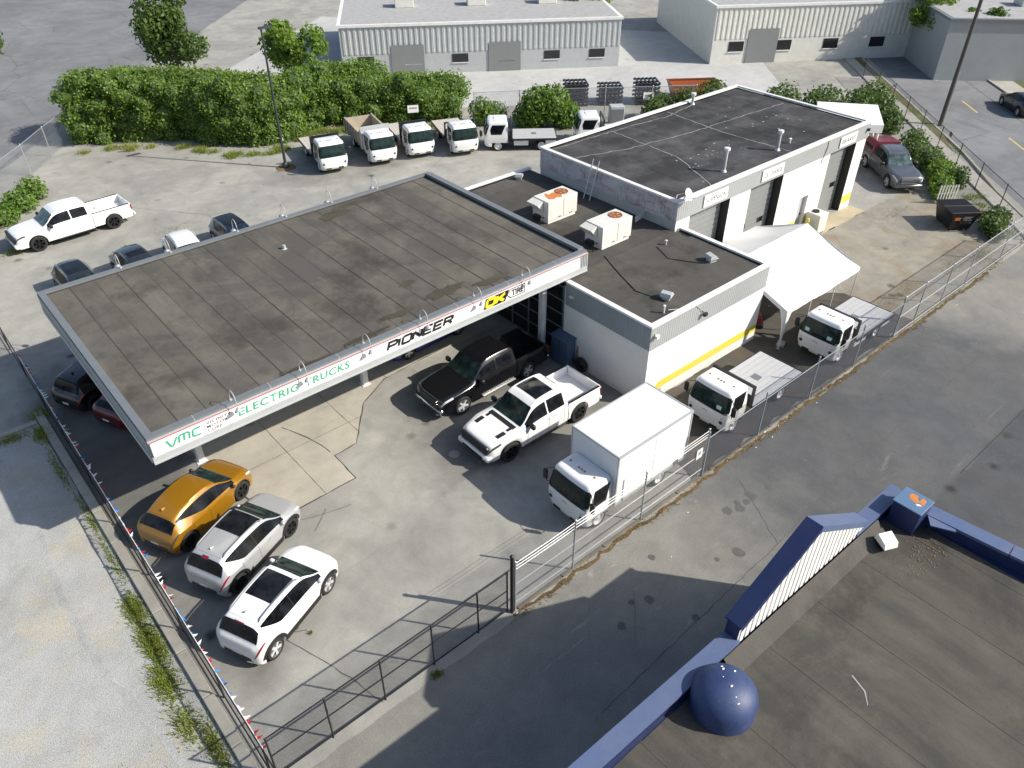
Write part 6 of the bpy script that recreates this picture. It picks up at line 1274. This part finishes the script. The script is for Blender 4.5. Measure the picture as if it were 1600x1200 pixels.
    if kind == 'box':
        b = MB().bbox(b1, b0 + 0.42, -1.10, 1.10, 0.80, 3.06, 0.03).build('box_body', 'box_white', t, 30)
        f = MB()
        for s in (-1, 1):
            f.box(b1 - 0.005, b0 + 0.425, s * 1.10 - 0.03, s * 1.10 + 0.035, 3.0, 3.075); f.box(b1, b0 + 0.42, s * 1.105 - 0.015, s * 1.105 + 0.015, 0.78, 0.90)
            for xx in (b1 - 0.008, b0 + 0.37): f.box(xx, xx + 0.06, s * 1.10 - 0.028, s * 1.10 + 0.022, 0.9, 2.998)
        f.box(b0 + 0.38, b0 + 0.43, -1.07, 1.07, 3.005, 3.08); f.box(b1 - 0.01, b1 + 0.04, -1.07, 1.07, 3.005, 3.08); f.build('edge_trim', 'pale_metal', b)
        for s in (-1, 1):
            for k in (3,): xx = b1 + k * (bed_L + 0.42) / 6; MB().box(xx - 0.008, xx + 0.008, s * 1.103 - 0.004, s * 1.103 + 0.004, 0.91, 2.995).build('panel_joint', 'pale_metal', b)
        MB().box(b1 - 0.03, b1 - 0.004, -1.0, 1.0, 0.92, 2.95).build('rear_door', 'box_white', t)
    if kind == 'dump':
        f = MB(); z0, z1 = 0.95, 1.75; f.box(b1, b0 - 0.2, -1.0, 1.0, z0 - 0.08, z0); f.box(b1, b0 - 0.2, -1.05, -0.97, z0 - 0.08, z1); f.box(b1, b0 - 0.2, 0.97, 1.05, z0 - 0.08, z1); f.box(b1, b1 + 0.07, -0.968, 0.968, z0, z1); f.box(b0 - 0.27, b0 - 0.2, -0.968, 0.968, z0, z1 + 0.3); f.build('dump_body', 'tan_steel', t)
        f = MB()
        for k in range(6):
            for s in (-1, 1): f.box(b1 + 0.1 + k * (bed_L - 0.5) / 5, b1 + 0.2 + k * (bed_L - 0.5) / 5, s * 1.09 - 0.04, s * 1.09 + 0.04, z0 - 0.05, z1 - 0.02)
        for s in (-1, 1): f.box(b1, b0 - 0.2, s * 1.02 - 0.06, s * 1.02 + 0.06, z1, z1 + 0.06)
        f.build('side_rib', 'tan_steel', t)
        f = MB(); f.bbox(b0 - 0.18, b0 + 0.22, -1.05, 1.05, 0.70, 1.98, 0.04); f.box(b0 + 0.12, b0 + 0.20, -1.05, 1.05, 1.98, 2.3); f.build('tool_locker', 'pale_metal', t)
    if guard:
        f = MB()
        for s in (-1, 1): f.bbox(b0 - 1.15, b0 - 0.1, s * 0.92 - 0.06, s * 0.92 + 0.06, 0.42, 0.80, 0.02); f.bbox(b1 + 0.05, b1 + 0.8, s * 0.92 - 0.05, s * 0.92 + 0.05, 0.45, 0.80, 0.02)
        f.build('side_guard', 'p_white', t)
    MB().box((b1 if kind != 'box' else b1) - 0.02, b1 + 0.06, -0.9, 0.9, 0.46, 0.56).build('rear_bumper', 'black_metal', t)
    return t
build_truck('white cab box truck with tall white cargo box by the galvanised fence', 13.92, 13.18, 180, 'box', bed_L=3.45, name='box_truck', cx=0.86, b0=-1.66)
build_truck('white flatbed truck parked behind the box truck beside the brick wall', 21.72, 13.18, 180, 'flat', papers=1, cx=0.86, b0=-1.62, bed_L=3.58)
build_truck('white flatbed truck beside the party tent, furthest along the lane fence', 29.38, 12.98, 180, 'flat', papers=2, guard=True, cx=0.86, b0=-1.62, bed_L=3.4)
G5 = 'trucks parked along the hedge'
build_truck('white truck with black headboard and timber deck nearest the light pole', 24.35, 46.55, -104, 'flat', G5, 'deck_plank', 3.5, 'solid')
build_truck('white dump truck with tan steel body in the hedge row', 27.75, 45.6, -105, 'dump', G5, bed_L=3.9, name='dump_truck')
build_truck('white truck with black headboard right of the dump truck', 30.5, 44.95, -107, 'flat', G5, 'deck_plank', 3.5, 'solid')
build_truck('white truck with timber deck at the right end of the angled row', 33.15, 43.3, -111, 'flat', G5, 'deck_plank', 3.6, 'frame')
build_truck('white flatbed truck standing side-on before the bright round bush', 35.35, 43.9, 142, 'flat', G5, 'deck_alu', 3.2, 'frame', True)
build_truck('white truck cab showing above the workshop roof edge', 41.15, 40.35, 142, 'flat', G5, 'deck_alu', 3.2, 'frame')
# ------------------------------------------------------------------ vegetation
def leaf_cloud(name, parent, pts, nrm, size, mat, seed=0, smooth=False):
    r = np.random.default_rng(seed); n = len(pts)
    d = nrm + r.normal(0, 0.75, (n, 3)); d /= np.linalg.norm(d, axis=1)[:, None] + 1e-9
    a = np.cross(d, r.normal(0, 1, (n, 3))); a /= np.linalg.norm(a, axis=1)[:, None] + 1e-9; b = np.cross(d, a)
    s = size * r.uniform(0.55, 1.25, (n, 1)); q = s * r.uniform(0.45, 0.75, (n, 1))
    v = np.stack([pts - a * s, pts - b * q + a * s * 0.1, pts + a * s, pts + b * q + a * s * 0.1], 1).reshape(-1, 3)
    me = bpy.data.meshes.new(name); me.vertices.add(4 * n); me.vertices.foreach_set('co', v.astype('f').ravel())
    me.loops.add(4 * n); me.loops.foreach_set('vertex_index', np.arange(4 * n, dtype='i')); me.polygons.add(n)
    me.polygons.foreach_set('loop_start', np.arange(0, 4 * n, 4, dtype='i')); me.materials.append(MT[mat]); me.update(calc_edges=True)
    return put(name, me, parent)
def blob_leaves(blobs, dens, seed, fill=0.25):
    """random points on / in ellipsoids (cx,cy,cz,rx,ry,rz)"""
    r = np.random.default_rng(seed); P = []; N = []
    for (cx, cy, cz, rx, ry, rz) in blobs:
        n = int(dens * 4 * math.pi * ((rx * ry) ** 1.6 / 3 + (rx * rz) ** 1.6 / 3 + (ry * rz) ** 1.6 / 3) ** (1 / 1.6))
        d = r.normal(0, 1, (n, 3)); d /= np.linalg.norm(d, axis=1)[:, None]
        k = 1 - fill * r.random((n, 1)) ** 1.5 + 0.10 * r.normal(0, 1, (n, 1)) * (r.random((n, 1)) > 0.6)
        e = np.array([rx, ry, rz]); p = d * e * k + np.array([cx, cy, cz]); ok = p[:, 2] > 0.03
        P.append(p[ok]); N.append((d / e)[ok] / np.linalg.norm(d / e, axis=1)[ok][:, None])
    return np.concatenate(P), np.concatenate(N)
def blob_core(blobs, k=0.72):
    m = MB()
    for (cx, cy, cz, rx, ry, rz) in blobs:
        rings = []
        for j in range(1, 6):
            a = math.pi * j / 6; rings.append([(cx + rx * k * math.sin(a) * math.cos(b), cy + ry * k * math.sin(a) * math.sin(b), max(0.02, cz + rz * k * math.cos(a))) for b in np.linspace(0, 2 * math.pi, 9)[:-1]])
        m.loft(rings, 0, cap=True)
    return m
rv = random.Random(21)
# tall hedge behind the parked trucks: follows a line of clumps
hl = [(12.8, 63.6), (15.5, 62.8), (18.7, 60.2), (20.6, 57.6), (22.2, 55.0), (24.2, 54.4), (26.4, 55.6), (28.6, 55.8), (30.6, 54.6), (32.6, 53.4), (34.6, 52.0), (36.4, 50.6), (38.0, 49.7)]
blobs = []
for i in range(len(hl) - 1):
    L_ = math.dist(hl[i], hl[i + 1]); n = max(2, int(L_ / 0.75)); H = 5.0 if i < 5 else (4.5 if i < 9 else 3.4)
    for k in range(n):
        u = k / n; x = hl[i][0] + (hl[i + 1][0] - hl[i][0]) * u; y = hl[i][1] + (hl[i + 1][1] - hl[i][1]) * u; z = 0.4; top = H + 0.5 * math.sin(i * 2.1 + k * 0.9) - 0.9
        while z < top:
            blobs.append((x + rv.gauss(0.3, 0.28), y + rv.gauss(0.35, 0.28), z, rv.uniform(0.75, 1.15), rv.uniform(0.75, 1.15), rv.uniform(0.6, 0.9))); z += rv.uniform(0.65, 0.95)
        blobs.append((x + 1.6, y + 2.0, H - 1.6, 1.5, 1.5, 1.3))
hd = thing('hedge', 'tall dense green hedge behind the row of parked trucks', 'hedge', (0, 0, 0))
P, N = blob_leaves(blobs, 38, 3, 0.3); leaf_cloud('foliage', hd, P, N, 0.115, 'leaf', 3); print('hedge leaves', len(P))
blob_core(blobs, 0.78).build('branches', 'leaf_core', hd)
def shrub(name, lab, blobs, dens, size, mat, seed, cat='shrub', group=None):
    t = thing(name, lab, cat, (0, 0, 0), 0, group); P, N = blob_leaves(blobs, dens, seed, 0.35); leaf_cloud('foliage', t, P, N, size, mat, seed)
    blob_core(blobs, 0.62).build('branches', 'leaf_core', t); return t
shrub('bush', 'bright round bush behind the side-on flatbed truck', [(41.4, 44.8, 1.5, 1.5, 1.5, 1.6), (42.3, 44.0, 1.7, 1.4, 1.3, 1.5), (40.6, 45.2, 0.9, 1.1, 1.1, 1.0), (43.0, 43.2, 0.9, 1.1, 1.1, 1.1)], 45, 0.15, 'leaf3', 31, 'bush')
shrub('bush', 'low bush at the end of the hedge left of the bright round bush', [(39.2, 47.5, 0.8, 1.2, 1.0, 0.9), (38.4, 48.0, 1.0, 1.0, 1.0, 1.1)], 45, 0.14, 'leaf', 32, 'bush')
shrub('bush', 'bush behind the workshop roof beside the orange skip', [(49.5, 39.6, 1.0, 1.4, 1.2, 1.2), (51.3, 38.3, 1.2, 1.4, 1.2, 1.3), (53.2, 37.2, 1.5, 1.6, 1.3, 1.5)], 45, 0.14, 'leaf2', 33, 'bush')
shrub('bush', 'thicket behind the white shed at the upper right', [(60.5, 28.6, 1.0, 2.0, 1.8, 1.7), (62.0, 27.5, 0.9, 1.5, 1.2, 1.5), (58.5, 30.6, 1.2, 2.0, 1.6, 1.8), (63.6, 29.2, 1.0, 1.8, 1.5, 1.6), (56.5, 33.0, 1.2, 2.0, 1.5, 1.8), (61.0, 26.0, 0.7, 1.0, 0.9, 1.0)], 38, 0.15, 'leaf2', 34, 'bush')
shrub('shrub', 'dark shrub between the grey pickup and the sidewalk fence', [(57.0, 22.2, 0.6, 1.3, 1.0, 0.9), (55.8, 20.6, 0.7, 1.2, 1.0, 0.9), (58.4, 22.9, 0.7, 1.0, 1.0, 0.9)], 55, 0.11, 'leaf2', 35)
shrub('shrub', 'leafy shrub in front of the grey pickup bumper', [(52.6, 18.1, 0.5, 1.1, 0.8, 0.7), (53.9, 18.9, 0.7, 1.1, 0.9, 0.9), (51.6, 17.5, 0.3, 0.8, 0.6, 0.45)], 60, 0.11, 'leaf', 36)
shrub('shrub', 'shrub with long shoots at the sidewalk fence above the dumpster', [(54.6, 18.6, 0.6, 0.8, 0.7, 0.8), (54.0, 17.6, 0.7, 0.6, 0.6, 0.9), (55.3, 19.6, 0.5, 0.8, 0.8, 0.7)], 60, 0.10, 'leaf2', 37)
shrub('shrub', 'low shrub on the street side of the dumpster', [(49.0, 13.3, 0.5, 1.0, 0.7, 0.7), (50.2, 13.6, 0.5, 0.9, 0.8, 0.7), (48.3, 12.7, 0.35, 0.7, 0.5, 0.5)], 60, 0.11, 'leaf2', 38)
shrub('shrub', 'yellowish green shrub at the upper left fence above the white pickup', [(5.0, 52.8, 0.5, 1.2, 0.9, 0.8), (6.4, 54.2, 0.5, 1.1, 1.0, 0.8), (7.6, 55.6, 0.6, 0.9, 0.9, 0.9), (3.6, 51.6, 0.4, 1.0, 0.8, 0.6)], 55, 0.12, 'leaf3', 39)
# grass and weeds: uncountable, one object per kind
def blades(name, spots, mat, seed, h, wd, lab):
    r = np.random.default_rng(seed); V = []; 
    for (x, y, rx, ry, n, hh) in spots:
        p = np.stack([x + rx * r.normal(0, 0.5, n), y + ry * r.normal(0, 0.5, n)], 1); a = r.uniform(0, 6.28, n); l = hh * r.uniform(0.4, 1.2, n); tilt = r.uniform(0.1, 0.9, n); b = r.uniform(0, 6.28, n)
        for i in range(n):
            ca, sa = math.cos(a[i]) * wd, math.sin(a[i]) * wd; dx, dy = math.cos(b[i]) * tilt[i] * l[i], math.sin(b[i]) * tilt[i] * l[i]
            V += [(p[i, 0] - ca, p[i, 1] - sa, 0.005), (p[i, 0] + ca, p[i, 1] + sa, 0.005), (p[i, 0] + dx, p[i, 1] + dy, l[i])]
    n = len(V) // 3; me = bpy.data.meshes.new(name); me.from_pydata(V, [], [(3 * i, 3 * i + 1, 3 * i + 2) for i in range(n)]); me.materials.append(MT[mat]); me.update()
    o = put(name, me); return tag(o, lab, 'grass', None, 'stuff')
sp = [(1.0, 19.4, 0.30, 0.7, 1500, 0.10), (0.95, 17.8, 0.3, 0.9, 2200, 0.11), (0.75, 16.3, 0.35, 0.8, 1600, 0.10), (1.05, 13.4, 0.25, 1.2, 1200, 0.10), (1.15, 21.8, 0.16, 1.4, 260, 0.12), (1.2, 24.5, 0.12, 1.6, 320, 0.12), (1.1, 27.8, 0.16, 1.6, 300, 0.13), (1.2, 30.4, 0.3, 0.6, 420, 0.22), (0.2, 30.9, 0.5, 0.3, 260, 0.15), (1.55, 31.8, 0.35, 0.4, 260, 0.25), (-0.9, 29.7, 0.3, 0.3, 200, 0.15), (0.7, 14.6, 0.35, 0.9, 500, 0.16), (-3, 31.0, 1.6, 0.3, 380, 0.14), (5.0, 48.4, 1.2, 0.5, 500, 0.2), (4.78, 15.0, 0.06, 0.06, 60, 0.10), (4.55, 15.45, 0.05, 0.08, 40, 0.08), (4.45, 15.9, 0.05, 0.05, 30, 0.07), (6.9, 11.3, 0.2, 0.12, 120, 0.14)]
for i in range(60):
    a = rv.randint(0, len(hl) - 2); u = rv.random(); x = hl[a][0] + (hl[a + 1][0] - hl[a][0]) * u; y = hl[a][1] + (hl[a + 1][1] - hl[a][1]) * u
    sp.append((x - 0.9 + rv.gauss(0, 0.25), y - 1.4 + rv.gauss(0, 0.25), 0.5, 0.35, 130, 0.38))
for i in range(36): q = st(rv.uniform(57, 78), rv.uniform(27.95, 28.6)); sp.append((q[0], q[1], 0.5, 0.5, 60, 0.2))
for i in range(14): q = st(rv.uniform(43.5, 56), rv.uniform(25.9, 26.8)); sp.append((q[0], q[1], 0.5, 0.5, 160, 0.22))
blades('weed_tufts', sp, 'grass', 51, 0.2, 0.018, 'tufts of green grass and weeds along kerbs, fences and hedge')
sp = [(x, 11.30 + 0.1 * math.sin(x), 0.5, 0.14, 60, 0.12) for x in np.arange(10.3, 46, 0.9)] + [(45.5, 12.4, 1.6, 0.6, 600, 0.12), (43.0, 12.8, 1.4, 0.5, 250, 0.10), (12.8, 45.5, 1.2, 0.5, 220, 0.08), (50.6, 14.7, 0.25, 0.2, 220, 0.7), (47, 18.3, 2, 0.5, 160, 0.09), (37.5, 13.4, 2.0, 0.5, 220, 0.08), (2.6, 21.0, 0.25, 0.3, 60, 0.08), (-1.6, 14, 1.3, 2.0, 120, 0.06)]
blades('dry_weeds', sp, 'dry_grass', 52, 0.12, 0.013, 'dry straw coloured weeds along the lane fence and yard edge')
# far trees
def tree(x, y, h, r, seed, lab, mat):
    q = random.Random(seed); t = thing('tree', lab, 'tree', (x, y, 0), 0, 'trees in the far background')
    tr = MB(); tr.tube([(0, 0, 0), (0.05, 0.03, h * 0.35), (0.0, 0.1, h * 0.75)], 0.22, 8, r2=0.07)
    bl = []
    for k in range(13):
        a = q.uniform(0, 6.28); d = r * q.uniform(0.1, 0.75); z = h * q.uniform(0.38, 0.92); s = r * q.uniform(0.32, 0.52) * (1.2 - 0.5 * z / h)
        bl.append((d * math.cos(a), d * math.sin(a), z, s, s, s * 0.85))
        if k < 6: tr.tube([(0.02, 0.05, h * 0.32 + k * 0.2), (d * 0.5 * math.cos(a), d * 0.5 * math.sin(a), (z + h * 0.4) / 2), (d * math.cos(a), d * math.sin(a), z)], 0.07, 5, r2=0.02)
    tr.build('trunk', 'bark', t, 60); P, N = blob_leaves(bl, 22, seed, 0.5); leaf_cloud('crown', t, P, N, 0.20, mat, seed); return t
for i, (x, y, h, r, mat, lab) in enumerate(((24.0, 72.0, 8, 3.6, 'leaf2', 'tree left of the pale warehouse beyond the hedge'), (31.0, 63.5, 7, 3.0, 'leaf', 'tree behind the middle of the hedge'), (63.0, 60.5, 8, 3.2, 'leaf', 'tree between the two far pale warehouses'), (82.0, 34.0, 7, 3.0, 'leaf', 'tree at the far end of the upper right street'), (81.5, 29.0, 6, 2.5, 'leaf2', 'smaller tree on the far street verge'), (10.0, 84, 8, 3.4, 'leaf2', 'tree beyond the upper left street'), (-12, 86, 7, 3.0, 'leaf', 'tree at the far left beyond the street'), (90.0, 44.0, 9, 3.8, 'leaf2', 'large tree at the far upper right corner'))):
    tree(x, y, h, r, 60 + i, lab, mat)
